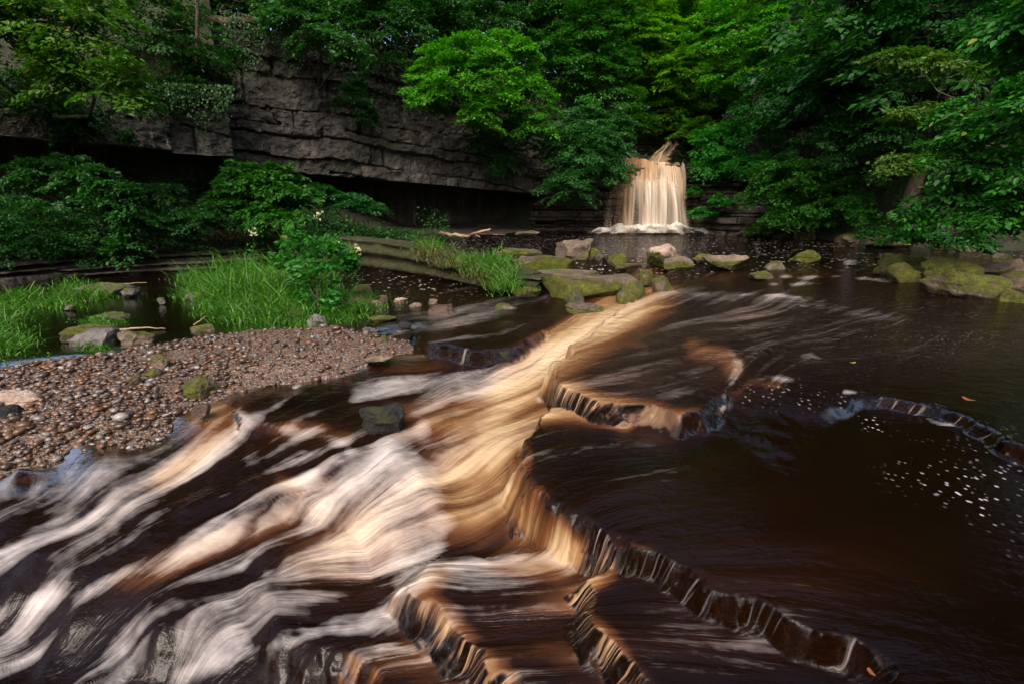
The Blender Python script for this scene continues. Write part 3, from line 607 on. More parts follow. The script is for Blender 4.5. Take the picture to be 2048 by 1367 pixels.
ROCKN = [100]
def rock(name, label, cx, yb, wpx, hpx, z, deep=0.8, mat='boulder', moss='top', amount=0.5, boxy=0.55, rough=0.16, sub=5, tilt=(0, 0, 0), sink=0.35, group=None, cuts=13, cat='rock'):
    """a rock whose waterline (or foot) is seen at (cx, yb); wpx, hpx its size in photo pixels"""
    ROCKN[0] += 7; sub = min(sub, 4 if wpx < 64 else 5)
    b = P(cx, yb, z); dep = b[1] * CT + (CAMZ - z) * ST; s = dep / F
    wd, h = wpx * s, hpx * s; dp = wd * deep
    vis = max(0.03, h - dp * 0.35 * max(0.1, (CAMZ - z) / dep))        # part of the height that is top surface
    tot = vis * (1 + sink)
    loc = (b[0], b[1] + dp * 0.42, z + vis - tot / 2)
    o = obj(name, rock_mesh(name, (wd, dp, tot), M[mat], ROCKN[0], boxy, cuts, moss, amount, sub, rough, tilt), None, loc)
    return tag(o, label, cat, group)

B = 'rock'
# mid-stream line of boulders below the plunge pool
rock('boulder', 'humped mossy boulder at left end of the mid-stream rock line', 1155, 520, 95, 46, -.02, .8, 'boulder', 'base', .35, .6)
rock('boulder', 'small knobbly mossy boulder touching the humped boulder', 1190, 520, 40, 28, -.03, .9, 'boulder', 'top', .5, .7)
rock('boulder', 'low moss-capped rock in the riffle left of the pale wedge boulder', 1240, 530, 52, 24, -.05, .9, 'boulder', 'top', .75)
rock('boulder', 'flat mossy stone just right of the low moss-capped rock', 1262, 538, 60, 14, -.06, .7, 'boulder', 'top', .7)
rock('boulder', 'pale wedge-shaped boulder leaning in the riffle below the waterfall', 1325, 530, 70, 46, -.04, .8, 'pale_rock', 'side', .15, .6, tilt=(10, 24, 15))
rock('boulder', 'flat-topped buff boulder with mossy sides in front of the pale wedge', 1360, 536, 78, 30, -.05, .7, 'boulder', 'side', .45, .45)
rock('boulder', 'small dark mossy rock between the two flat-topped boulders', 1410, 526, 40, 18, -.04, .8, 'boulder', 'top', .6)
rock('boulder', 'largest flat-topped buff boulder in the mid-stream line', 1456, 538, 90, 30, -.05, .7, 'boulder', 'side', .5, .40)
rock('boulder', 'low dark rock awash right of the largest flat-topped boulder', 1556, 538, 42, 16, -.06, .8, 'boulder', 'top', .4)
rock('boulder', 'small flat mossy stone in the brown riffle', 1525, 558, 52, 16, -.09, .7, 'boulder', 'top', .75, .5)
rock('boulder', 'bright green mossy boulder standing alone on the right riffle', 1625, 526, 72, 24, -.03, .7, 'boulder', 'top', .9, .6)
rock('boulder', 'tiny dark rock right of the bright green mossy boulder', 1706, 531, 26, 11, -.04, .8, 'grey_boulder', 'top', .2)
# the group of boulders by the right bank
GR = 'mossy boulders by the right bank'
rock('boulder', 'small square mossy boulder at the back of the right bank group', 1790, 538, 44, 32, -.02, .9, 'boulder', 'top', .85, .5, group=GR)
rock('boulder', 'long sloping mossy boulder behind the cube-shaped one', 1815, 548, 116, 42, -.04, .6, 'boulder', 'top', .9, .5, group=GR, tilt=(0, -8, 0))
rock('boulder', 'cube-shaped mossy boulder with pale foam at its foot', 1820, 566, 66, 40, -.08, .8, 'boulder', 'top', .85, .42, group=GR)
rock('boulder', 'wide mossy slab in the middle of the right bank group', 1915, 572, 136, 62, -.08, .55, 'boulder', 'top', .9, .42, group=GR)
rock('boulder', 'big foremost mossy boulder with dark undercut front in right bank group', 1955, 598, 170, 58, -.12, .6, 'boulder', 'top', .75, .5, group=GR)
rock('boulder', 'tilted slab with a bare buff edge behind the foremost boulder', 2015, 560, 110, 40, -.05, .7, 'boulder', 'side', .35, .45, group=GR, tilt=(0, -14, 0))
rock('boulder', 'small pointed rock on top end of the right bank group', 2012, 530, 34, 24, .0, .9, 'boulder', 'side', .4, group=GR)
rock('boulder', 'mossy stone at the right edge in front of the boulder group', 2045, 612, 66, 32, -.16, .9, 'boulder', 'top', .8, .6)
rock('boulder', 'flat dark rock at right edge above the edge stone', 2060, 580, 80, 36, -.08, .8, 'boulder', 'top', .4, .5)
# far right waterline
for lab, cx, yb, wp, hp in [('mossy hummock rock on far bank right of the waterfall', 1520, 474, 66, 32), ('round dark rock at the waterline under the low bush', 1468, 470, 26, 10), ('grey waterline rock left of the long mossy mound', 1620, 480, 44, 24),
                            ('long low mossy mound on the right waterline', 1795, 496, 84, 30), ('small bright mossy hump on the right waterline', 1895, 502, 50, 16), ('dark rock half hidden under the right foliage', 1965, 504, 70, 22), ('small grey rock between hummock and grey waterline rock', 1570, 476, 36, 18),
                            ('dark waterline rock left of the long mossy mound', 1705, 488, 60, 20)]:
    rock('boulder', lab, cx, yb, wp, hp, .0, .8, 'boulder', 'top', .55, .65)
# flat slabs near the mossy wall
rock('rock_slab', 'broad flat buff slab with thick moss on its front', 1185, 592, 230, 46, -.26, .55, 'boulder', 'side', .55, .32, rough=.05)
rock('rock_slab', 'rounded mossy front corner of the broad flat slab', 1268, 604, 62, 46, -.28, .8, 'boulder', 'side', .5, .5)
rock('boulder', 'small mossy lump at the back right of the broad slab', 1295, 572, 44, 32, -.2, .8, 'boulder', 'top', .6, .6)
rock('boulder', 'leaning mossy block beside the white spill', 1325, 590, 46, 36, -.2, .7, 'boulder', 'top', .6, .45, tilt=(0, -28, 0))
rock('boulder', 'dark mossy wedge stone in front of the broad slab', 1148, 606, 44, 28, -.3, .8, 'grey_boulder', 'top', .6, .5, tilt=(0, -18, 0))
rock('boulder', 'awash mossy rock below the broad slab', 1172, 628, 74, 24, -.36, .8, 'boulder', 'side', .5, .6)
rock('boulder', 'low yellow-green mossy rock at foot of the mossy wall', 1052, 592, 62, 18, -.33, .7, 'boulder', 'top', 1.0, .7)
rock('rock_slab', 'upper bare ledge slab behind the broad flat slab', 1130, 562, 180, 22, -.2, .5, 'boulder', 'side', .6, .35, rough=.05)
rock('rock_slab', 'stepped mossy slab below the humped boulder', 1080, 540, 150, 26, -.12, .5, 'boulder', 'side', .7, .4)
rock('rock_slab', 'thin mossy ledge slab left of the humped boulder', 1040, 516, 120, 18, -.05, .5, 'boulder', 'side', .7, .4)
# shallows between the grass island and the chute
for lab, cx, yb, wp, hp, mt, ms, am in [('mossy round-topped stone at edge of the grass island', 722, 600, 48, 30, 'grey_boulder', 'top', .6), ('flat grey-brown slab stone at foot of the alder bush', 705, 618, 82, 26, 'boulder', 'top', .25), ('rust-red round stone beside the flat slab stone', 766, 613, 24, 24, 'red_rock', 'none', 0),
                                        ('dull brown stone between slab stone and red stone', 748, 616, 34, 18, 'boulder', 'top', .3), ('ochre flat stone right of the rust-red stone', 828, 618, 28, 12, 'boulder', 'none', 0), ('round ochre pebble stone by the shallow channel', 865, 611, 26, 14, 'boulder', 'none', 0), ('reddish rough rock in the shallow channel', 884, 632, 62, 24, 'red_rock', 'none', 0),
                                        ('small block stone covered in moss in the shallows', 764, 648, 54, 18, 'boulder', 'top', .95), ('dark boxy stone with mossy sides at gravel edge', 630, 660, 46, 32, 'grey_boulder', 'side', .4), ('brown mossy stone under the grass island', 580, 642, 46, 24, 'boulder', 'top', .35), ('small wet stone above the little cascade', 805, 660, 36, 18, 'wet_rock', 'none', 0),
                                        ('upright mossy stub stone left of the little cascade', 768, 692, 20, 22, 'boulder', 'top', .5), ('grey slate stone on the gravel edge', 668, 712, 34, 14, 'grey_boulder', 'none', 0), ('long pale submerged stone by the gravel edge', 755, 724, 60, 12, 'boulder', 'none', 0), ('flat dark slate in the shallows', 728, 668, 60, 12, 'grey_boulder', 'none', 0),
                                        ('pale flat pebble stone at the pool edge', 800, 606, 30, 12, 'pale_rock', 'none', 0), ('low rounded rock in the channel below the broad slab', 1010, 622, 60, 12, 'boulder', 'top', .3)]:
    rock('stone', lab, cx, yb, wp, hp, -.40 if yb < 650 else -.45, .8, mt, ms, am, .65, sub=4, cat='stone')
# on and around the gravel bar
for lab, cx, yb, wp, hp, z, mt, ms, am, dp in [('smooth dark grey boulder with moss skirt at gravel back edge', 172, 702, 92, 44, -.42, 'grey_boulder', 'base', .10, .8), ('mossy rock behind the smooth dark grey boulder', 170, 690, 112, 44, -.40, 'boulder', 'top', .8, .6), ('brown boulder with mossy crown on the gravel back edge', 258, 696, 74, 36, -.42, 'boulder', 'top', .45, .8),
                                               ('low mossy stone at back edge of the gravel', 396, 670, 58, 20, -.42, 'boulder', 'top', .4, .8), ('upright brown-green stone in the middle of the gravel', 314, 740, 36, 30, -.44, 'boulder', 'top', .35, .8), ('flat green-brown stone before the upright stone', 300, 754, 38, 18, -.45, 'boulder', 'top', .45, .8),
                                               ('mossy splashed rock at head of the rapids', 382, 806, 90, 50, -.58, 'boulder', 'top', .55, .7), ('pale pinkish slab rock at left edge of the gravel', 10, 820, 120, 44, -.50, 'pale_rock', 'none', 0, .6), ('black wet boulder at bottom left of the gravel', 62, 894, 130, 54, -.66, 'wet_rock', 'none', 0, .7),
                                               ('speckled grey stone at front corner of the gravel', 198, 862, 34, 28, -.60, 'grey_boulder', 'none', 0, .8), ('dark shaded boulder under the pale pinkish slab', -20, 860, 90, 50, -.55, 'wet_rock', 'none', 0, .8), ('ochre stone in front of the upright stone', 268, 768, 28, 18, -.47, 'boulder', 'top', .4, .8),
                                               ('rusty square stone in the gravel shallows', 226, 800, 36, 22, -.52, 'red_rock', 'none', 0, .8), ('reddish wet rock under the foaming hump', 395, 834, 46, 26, -.5, 'red_rock', 'none', 0, .8), ('brown wet rock beside the black wet boulder', 86, 896, 40, 20, -.70, 'red_rock', 'none', 0, .8)]:
    if z > -.49: q_ = P(cx, yb, z); z = max(z, float(bar_z(q_[:1], q_[1:2])[0]) - .01)
    rock('boulder' if wp > 60 else 'stone', lab, cx, yb, wp, hp, z, dp, mt, ms, am, .7, cat='rock' if wp > 60 else 'stone')
# rapids
rock('boulder', 'black mossy rock breaking the white water', 752, 884, 104, 92, -.60, .8, 'wet_rock', 'top', .22, .6, cuts=12)
# left channel stones
for lab, cx, yb, wp, hp in [('small pointed grey stone in the dark left channel', 322, 608, 16, 14), ('mossy low stone in the dark left channel', 250, 594, 40, 18), ('dark mossy hump in the left channel', 190, 590, 110, 24), ('small grey stone by the left grass', 134, 620, 20, 10), ('dark stone left of the grass island', 385, 600, 44, 14), ('mossy mound under the left grass tuft', 205, 640, 90, 14)]:
    rock('stone', lab, cx, yb, wp, hp, -.36, .8, 'grey_boulder', 'top', .35, .65, sub=4, cat='stone')
# under the cliff
rock('rock_block', 'large fallen mossy block at the cave mouth', 772, 462, 100, 32, .05, .6, 'boulder', 'top', .55, .40, rough=.06)
rock('rock_block', 'long mossy kerb of rock left of the fallen block', 690, 462, 120, 28, .08, .5, 'boulder', 'side', .55, .35, rough=.06)
rock('rock_block', 'small dark block beside the fallen mossy block', 732, 462, 30, 14, .05, .8, 'boulder', 'top', .3)
for lab, cx, yb, wp, hp in [('dark slab on the cave floor behind the fallen block', 860, 446, 50, 14), ('flat dark rock deep in the cave mouth', 912, 444, 36, 10), ('low pale rock at the pool edge by the cave', 1056, 470, 52, 8), ('dark stone at back of the shelf', 830, 448, 30, 12), ('dark ledge rock near the driftwood branch', 970, 458, 60, 10)]:
    rock('rock_block', lab, cx, yb, wp, hp, .12, .6, 'boulder', 'top', .2, .5)

# ledges of wet rock under the falling water
def strip(name, label, key, i0, i1, drop, js, wdt, seed, mat='wet_rock', back=0.35, moss=0.1, amp=0.025):
    """wet rock face just behind the falling water of the slab SL[key], from outline point i0 to i1"""
    pts, zt = SL[key][0], SL[key][1]; p = np.array([P(a, b, zt)[:2] for a, b in pts]); q0 = smooth_poly(p, 2)
    A, Bq = p[i0], p[i1]; ia = int(np.argmin(((q0 - A) ** 2).sum(1))); ib = int(np.argmin(((q0 - Bq) ** 2).sum(1))); p = q0[ia:ib + 1] if ib > ia else np.concatenate([q0[ia:], q0[:ib + 1]])
    seg = np.linalg.norm(np.diff(p, axis=0), axis=1); t = np.concatenate([[0], np.cumsum(seg)]); n = max(40, int(t[-1] / 0.022))
    tt = np.linspace(0, t[-1], n); q = np.stack([np.interp(tt, t, p[:, i]) for i in (0, 1)], 1)
    for _ in range(3): q[1:-1] = (q[:-2] + 2 * q[1:-1] + q[2:]) / 4
    tg = np.gradient(q, axis=0); tg /= np.linalg.norm(tg, axis=1, keepdims=True) + 1e-9; nm = np.stack([tg[:, 1], -tg[:, 0]], 1)
    area = 0.5 * np.sum(q0[:, 0] * np.roll(q0[:, 1], -1) - q0[:, 1] * np.roll(q0[:, 0], -1))
    if area < 0: nm = -nm                                                 # outwards
    q = q - nm * jag_at(q[:, 0], q[:, 1], js)[:, None]
    ff = np.linspace(0.0, 1.25, 16)
    prof = [(-back, -0.14), (-back * .5, -.08), (-0.10, -.045)] + [(wdt * (-0.15 + .55 * min(f, 1.0) ** .8), -.035 - drop * f) for f in ff]
    Vv = np.array([np.concatenate([q + nm * o_, np.full((n, 1), zt + zz)], 1) for o_, zz in prof])
    nrm = np.concatenate([nm, np.zeros((n, 1))], 1)[None]
    dsp = (fbm(Vv * 9, seed, 4) - .5) * amp * 2.2 + (fbm(Vv * 30, seed + 3, 3) - .5) * amp * 1.2
    wgt = np.array([0, 0, .1, .3] + [1.0] * (len(prof) - 4))[:, None, None]; Vv = Vv + nrm * dsp[..., None] * wgt
    ms = moss + (fbm(Vv * 4, seed + 6, 3) - .5) * 1.3
    o = obj(name, mesh_np(name, Vv, grid_faces(len(prof), n), M[mat], True, dict(moss=ms)))
    return tag(o, label, 'rock ledge')
strip('rock_ledge', 'dark wet lip of the big dark pool with thin water strands', 'dark_pool', 1, 15, .22, 6, .13, 301, moss=.2, amp=.035)
strip('rock_ledge', 'crescent ledge in mid-stream with a golden comb of water', 'mid_sheet', 5, 12, .26, 9, .11, 302, amp=.02)
strip('rock_ledge', 'long low ledge on the far right with small spills', 'mid_sheet', 13, 19, .2, 9, .11, 303, moss=.2, amp=.03)
strip('rock_ledge', 'curved step at bottom centre with golden water', 'third_step', 1, 8, .14, 5, .16, 304, amp=.02)
strip('rock_ledge', 'second curved step at bottom left of centre', 'second_step', 1, 9, .12, 4, .16, 305, amp=.02)
strip('rock_ledge', 'small dark rock lip left of the white chute', 'rock_lip', 0, 2, .18, 1, .16, 306, amp=.03)
strip('rock_ledge', 'dark lip with water strands beside the black mossy rock', 'left_bench', 0, 5, .12, 0, .16, 307, amp=.02)
strip('rock_ledge', 'low mossy table ledge with trickles beside the white chute', 'table', 0, 6, .19, 2, .10, 308, moss=.55, amp=.05)

# ------------------------------------------------------------------ gravel bar
bx = np.linspace(-8.5, 0.4, 180); by = np.linspace(2.2, 8.2, 130); BX, BY = np.meshgrid(bx, by)
def gravel_mat():
    k = NT('wet_gravel'); p = k.pos(); v = k.n('TexVoronoi', {'Vector': p, 'Scale': 38.0}); c = v.outputs['Color']
    s = k.n('SeparateColor', {0: c}).outputs[0]
    col = k.ramp(s, [(0, (0.04, 0.022, 0.014)), (0.4, (0.12, 0.06, 0.03)), (0.7, (0.10, 0.08, 0.07)), (1, (0.2, 0.15, 0.12))])
    return k.out(k.n('BsdfPrincipled', {'Base Color': col, 'Roughness': 0.5, 'Normal': k.bump(v.outputs['Distance'], 1.0, 0.02)}).outputs[0])
bar = tag(obj('gravel_bar', mesh_np('gravel_bar', np.stack([BX, BY, bar_z(BX, BY)], -1), grid_faces(*BX.shape), gravel_mat())), kind='structure')

def pebble_shape(sub, seed, flat):
    v, f = ico(sub); r = np.random.default_rng(seed); q = np.sign(v) * np.abs(v) ** 0.8
    for _ in range(4):
        n = r.normal(size=3); n /= np.linalg.norm(n); h = q @ n - r.uniform(.7, .95); q = q - np.where(h > 0, h, 0)[:, None] * n
    q = q * np.array([1.0, r.uniform(.65, .9), flat]); return q * (1 + (fbm(v * 1.2 + seed, seed, 2) - .5)[:, None] * .5), f
def scatter_px(n, x0, x1, y0, y1, zz):
    a = rng.uniform(x0, x1, n); b = rng.uniform(y0, y1, n); w_ = P(a, b, zz); return a, b, w_[0], w_[1]
# the pebbles one can pick apart: largest and nearest
protos = [mesh_np('pebble', *[(q, f) for q, f in [pebble_shape(2, 50 + i, random.uniform(.42, .65))]][0], M['pebble'], True) for i in range(8)]
for pm in protos:
    a_ = pm.attributes.new('rnd', 'FLOAT', 'POINT'); a_.data.foreach_set('value', np.zeros(len(pm.vertices), dtype=np.float32))
placed = []; tries = 0
while len(placed) < 300 and tries < 30000:
    tries += 1
    px_, py_ = random.uniform(-30, 460), random.uniform(745, 885)
    wx_, wy_ = P(px_, py_, -.52)[:2]
    if sdf_poly(BAR, np.array([wx_]), np.array([wy_]))[0] > 0.12: continue
    near = (py_ - 745) / 140
    r_ = (random.uniform(7, 12) + 15 * near * random.random() ** 2) * 0.5 * wy_ / F * 1.25
    if any((wx_ - a) ** 2 + (wy_ - b) ** 2 < (0.80 * (r_ + c)) ** 2 for a, b, c in placed): continue
    placed.append((wx_, wy_, r_))
pa = np.array(placed); pz = bar_z(pa[:, 0], pa[:, 1])
for i, ((x_, y_, r_), z_) in enumerate(zip(placed, pz)):
    o = obj('pebble', protos[i % 8], bar, (x_, y_, z_ + 0.30 * r_ + 0.008)); o.scale = (r_, r_, r_); o.rotation_euler = (random.uniform(-.3, .3), random.uniform(-.3, .3), random.uniform(0, 6.28))
# the rest of the gravel, one part
n = 15000
a, b, wx_, wy_ = scatter_px(n, -420, 880, 640, 930, -.48)
ok = sdf_poly(BAR, wx_, wy_) < rng.uniform(-.1, .55, n); a, b, wx_, wy_ = a[ok], b[ok], wx_[ok], wy_[ok]
wz_ = bar_z(wx_, wy_); sizes = rng.gamma(2.6, 1.0, len(a)) / 2.6
rad = sizes * 0.5 * np.interp(b, [640, 760, 930], [6.0, 8.0, 13]) * wy_ / F * 0.95
VV, FF, RR = [], [], []
pv = [pebble_shape(1, 80 + i, .5) for i in range(6)]
ang = rng.uniform(0, 6.28, len(a)); tl = rng.normal(0, .22, len(a)); kind_ = rng.integers(0, 6, len(a)); rv = rng.random(len(a))
base = 0
for j in range(6):
    idx = np.where(kind_ == j)[0]; q, f = pv[j]
    c, s = np.cos(ang[idx])[:, None], np.sin(ang[idx])[:, None]; x0 = q[None, :, 0]; y0 = q[None, :, 1]; z0 = q[None, :, 2] + x0 * tl[idx][:, None]
    W = np.stack([(c * x0 - s * y0), (s * x0 + c * y0), np.broadcast_to(z0, (len(idx), len(q)))], -1) * rad[idx][:, None, None] + np.stack([wx_[idx], wy_[idx], wz_[idx] + 0.25 * rad[idx]], 1)[:, None]
    VV.append(W.reshape(-1, 3)); FF.append((np.arange(len(idx))[:, None, None] * len(q) + f[None]).reshape(-1, 3) + base); RR.append(np.repeat(rv[idx], len(q))); base += len(idx) * len(q)
tag(obj('gravel', mesh_np('gravel', np.concatenate(VV), np.concatenate(FF), M['pebble'], True, dict(rnd=np.concatenate(RR))), bar), kind='stuff')

# ------------------------------------------------------------------ cliffs
def cliff(name, st, cave, slope_back, seed, bed=0.55, nt=330):
    st = np.array(st, float); tpx = np.linspace(st[0, 0], st[-1, 0], nt)
    dd, yb, yt = (np.interp(tpx, st[:, 0], st[:, i]) for i in (1, 2, 3))
    lo = np.array([D(a, b, c) for a, b, c in zip(tpx, yb, dd)]); hi = np.array([D(a, b, c) for a, b, c in zip(tpx, yt, dd)])
    xy = lo[:, :2]; zl = lo[:, 2]; zh = hi[:, 2]
    tg = np.gradient(xy, axis=0); tg /= np.linalg.norm(tg, axis=1, keepdims=True); nb = np.stack([-tg[:, 1], tg[:, 0]], 1)      # into the rock
    arc = np.concatenate([[0], np.cumsum(np.linalg.norm(np.diff(xy, axis=0), axis=1))])
    rows, typ = [], []
    for f in np.linspace(0, 1, 14): rows.append((cave, lambda f=f: -0.6 + (zl + 0.5 + .6) * f, 0.5))
    for f in np.linspace(0.08, 0.98, 22): rows.append((cave * (1 - f), lambda f=f: zl + 0.5 * (1 - f) ** 1.5 * np.ones(nt), 0.7))
    NF = 120
    for f in np.linspace(0, 1, NF): rows.append((0.0, lambda f=f: zl + (zh - zl) * f, 1.0))
    for f in np.linspace(0.04, 1, 26): rows.append((f * slope_back[0], lambda f=f: zh + slope_back[1] * f, 0.6))
    Vs = []
    for off, zf, wg in rows:
        z = zf()
        q = np.concatenate([xy + nb * off, z[:, None]], 1)
        if wg == 1.0:
            # beds dip with the rock; each bed and joint block sets back by its own amount
            hgt = z - zl; dz_ = hgt + 0.9 * (fbm(n3(arc * 0.45, 0, 0), seed, 4) - .5) + 0.035 * arc
            edges = np.cumsum(np.random.default_rng(seed).uniform(.2, 1.7, 40) * bed * 1.6)
            bi = np.searchsorted(edges, dz_); lowe = np.where(bi > 0, edges[np.maximum(bi - 1, 0)], 0); frac = (dz_ - lowe)
            blk = np.floor(arc / 2.9 + _hash(bi, bi * 0, bi * 0, seed) * 9 + 0.35 * fbm(n3(arc * 2, hgt * 2), seed + 2, 2))
            st_ = (_hash(bi, blk, bi * 0, seed + 1) - .5) * 0.42 + (_hash(bi, bi * 0 + 3, bi * 0, seed + 4) - .5) * 0.45
            crack = -0.30 * np.exp(-(frac / 0.045) ** 2) * (fbm(n3(arc * .7, bi * 3.1), seed + 3, 2) > .42)
            fx = arc / 2.9 + _hash(bi, bi * 0, bi * 0, seed) * 9; jo = np.abs(fx - np.round(fx)) * 2.9
            crack = crack - 0.18 * np.exp(-(jo / 0.04) ** 2) * (_hash(bi, np.round(fx), bi * 0, seed + 7) > .55)
            dsp = st_ + crack + (fbm(n3(arc * 0.9, hgt * 0.9), seed + 11, 5) - .5) * 0.40 + (fbm(n3(arc * 4, hgt * 5), seed + 12, 4, .6) - .5) * 0.30 - 0.05 * hgt
            q[:, :2] -= nb * dsp[:, None]
        else:
            q += ((fbm(q * 0.9, seed + 31, 4) - .5) * 0.9 * wg)[:, None] * np.array([.6, .6, .5])
        Vs.append(q)
    Vv = np.array(Vs)
    ms = 0.12 + (fbm(Vv * 0.8, seed + 40, 4) - .5) * 1.3 + sstep(0.6, 3.5, Vv[..., 2] - zl[None]) * 0.18
    ms[-26:] += 0.5
    o = obj(name, mesh_np(name, Vv, grid_faces(len(rows), nt), M['limestone'], False, dict(moss=ms)))
    return tag(o, kind='structure')
cliff('cliff_lower', LEFT_ST, 3.2, (4.0, 5.5), 500)
cliff('cliff', RIGHT_ST, 3.8, (3.0, 1.0), 520)

# rock wall the waterfall drops over, and the ledges beside it
def wall_rock(name, label, pts, z0, z1, seed, setback=0.0, nz=80, nt=170, amp=0.5, mat='limestone', moss=.25):
    p = np.array(pts, float); seg = np.linalg.norm(np.diff(p, axis=0), axis=1); t = np.concatenate([[0], np.cumsum(seg)]); tt = np.linspace(0, t[-1], nt)
    q = np.stack([np.interp(tt, t, p[:, i]) for i in (0, 1)], 1); tg = np.gradient(q, axis=0); tg /= np.linalg.norm(tg, axis=1, keepdims=True); nb = np.stack([-tg[:, 1], tg[:, 0]], 1)
    zt = z1 if np.ndim(z1) else np.full(len(p), z1); zt = np.interp(tt, t, zt)
    rows = []; ed = np.cumsum(np.random.default_rng(seed).uniform(.12, .5, 60))
    for f in np.linspace(0, 1, nz):
        z = z0 + (zt - z0) * f; h = z - z0; bi = np.searchsorted(ed, h); fr = h - np.where(bi > 0, ed[np.maximum(bi - 1, 0)], 0)
        blk = np.floor(tt / .9 + _hash(bi, bi * 0, bi * 0, seed) * 7)
        ds = (_hash(bi, blk, bi * 0, seed + 1) - .5) * amp + (_hash(bi, bi * 0, bi * 0 + 2, seed) - .5) * amp * .9 - .22 * np.exp(-(fr / .04) ** 2) + (fbm(n3(tt * 2, h * 3), seed + 3, 4) - .5) * amp
        rows.append(np.concatenate([q - nb * (ds - setback * f)[:, None], z[:, None]], 1))
    for f in np.linspace(.1, 1, 8): rows.append(np.concatenate([q + nb * (setback + 3.0 * f), (zt + .25 * f + (fbm(n3(tt, f * 3), seed + 9, 3) - .5) * .4)[:, None]], 1))
    Vv = np.array(rows); ms = moss + (fbm(Vv * 1.5, seed + 5, 3) - .5) * 1.2
    o = obj(name, mesh_np(name, Vv, grid_faces(len(rows), nt), M[mat], False, dict(moss=ms)))
    return tag(o, label, 'rock face')
def DX(px, d): return tuple(D(px, 440, d)[:2])
wall_rock('crag', 'dark bedded rock face behind the waterfall curtain', [DX(1060, 26.6), DX(1180, 26.3), DX(1250, 26.0), DX(1400, 26.0), DX(1440, 25.4), DX(1480, 24.6)], -.3, 3.05, 610, .2, mat='shelf_rock')
wall_rock('crag', 'layered rock outcrop at the foot of the right bank', [DX(1385, 25.0), DX(1450, 23.6), DX(1560, 22.0), DX(1680, 20.0)], -.3, [2.0, 1.9, 1.4, .8], 620, .7, mat='shelf_rock', moss=.35)
wall_rock('crag', 'dim grey crag showing through the right hillside trees', [DX(1500, 25.5), DX(1560, 24.6), DX(1640, 23.8)], 4.2, 8.4, 630, .6, mat='limestone', moss=.2)
wall_rock('crag', 'small pale crag high on the right slope', [DX(1790, 18.6), DX(1870, 18.0), DX(1960, 17.2)], 5.2, 7.2, 640, .5, mat='limestone', moss=.05)
wall_rock('crag', 'dark rock side of the alcove above the waterfall', [DX(1180, 27.6), DX(1250, 29.2), DX(1340, 30.2), DX(1420, 28.5)], 3.0, 6.2, 650, .4, mat='shelf_rock', moss=.5)

# layered shelves on the left bank
def shelf(label, pts, z0, z1s, seed, deep=2.2, mat='shelf_rock', moss=.25, amp=.22):
    p = np.array([P(a, b, z0)[:2] for a, b in pts]); nt = 260; z1 = max(z1s) if np.ndim(z1s) else z1s
    seg = np.linalg.norm(np.diff(p, axis=0), axis=1); t = np.concatenate([[0], np.cumsum(seg)]); tt = np.linspace(0, t[-1], nt); q = np.stack([np.interp(tt, t, p[:, i]) for i in (0, 1)], 1)
    tg = np.gradient(q, axis=0); tg /= np.linalg.norm(tg, axis=1, keepdims=True); nb = np.stack([-tg[:, 1], tg[:, 0]], 1); rows = []
    prof = [(0.12, z0 - .5)] + [(0.10 * math.cos(f * 14 + seed), z0 - .1 + (z1 - z0 + .1) * f) for f in np.linspace(0, 1, 18)] + [(f * deep, z1 + .03 * f) for f in (.02, .06, .12, .2, .3, .42, .55, .7, .85, 1.0)]
    for k, (o_, z) in enumerate(prof):
        zz = np.full(nt, z)
        if np.ndim(z1s): zz = np.where(zz > z0, z0 + (zz - z0) * (np.interp(tt, np.linspace(0, t[-1], len(z1s)), z1s) - z0) / (z1 - z0), zz)
        r3 = np.concatenate([q + nb * o_, zz[:, None]], 1); ds = (fbm(r3 * 1.6, seed, 4) - .5) * amp * 2.4 + (fbm(r3 * 8, seed + 1, 3) - .5) * amp * .7
        r3[:, :2] -= nb * ds[:, None] * (1 if k < 20 else .3); r3[:, 2] += (fbm(r3 * 2.3, seed + 2, 3) - .5) * .06 * (k > 10); rows.append(r3)
    Vv = np.array(rows); ms = moss + (fbm(Vv * 1.8, seed + 5, 3) - .5) * 1.2; ms[20:] -= .25
    return tag(obj('rock_shelf', mesh_np('rock_shelf', Vv, grid_faces(len(rows), nt), M[mat], True, dict(moss=ms))), label, 'rock shelf')
shelf('lowest dark rock shelf along the left channel waterline', [(-300, 600), (60, 560), (250, 548), (450, 538), (600, 524), (660, 510)], -.36, -.14, 700)
shelf('middle rock shelf stepping up behind the left channel', [(-100, 560), (200, 530), (420, 518), (560, 508), (680, 494)], -.14, .06, 701)
shelf('upper long flat rock shelf below the left undergrowth', [(100, 520), (320, 490), (480, 484), (640, 478), (760, 474), (900, 474), (1010, 477)], -.04, .16, 702, 3.0)
shelf('topmost rock step under the ivy on the left bank', [(300, 482), (420, 472), (560, 468), (640, 466)], .14, .42, 703, 1.6)
shelf('long straight mossy wall ledge damming the left pool', [(640, 520), (690, 528), (760, 537), (860, 552), (950, 572), (1030, 588), (1075, 592)], -.36, [.34, .36, .34, .28, .18, .06, -.05], 710, .8, 'mossy_wall', .85, .12)

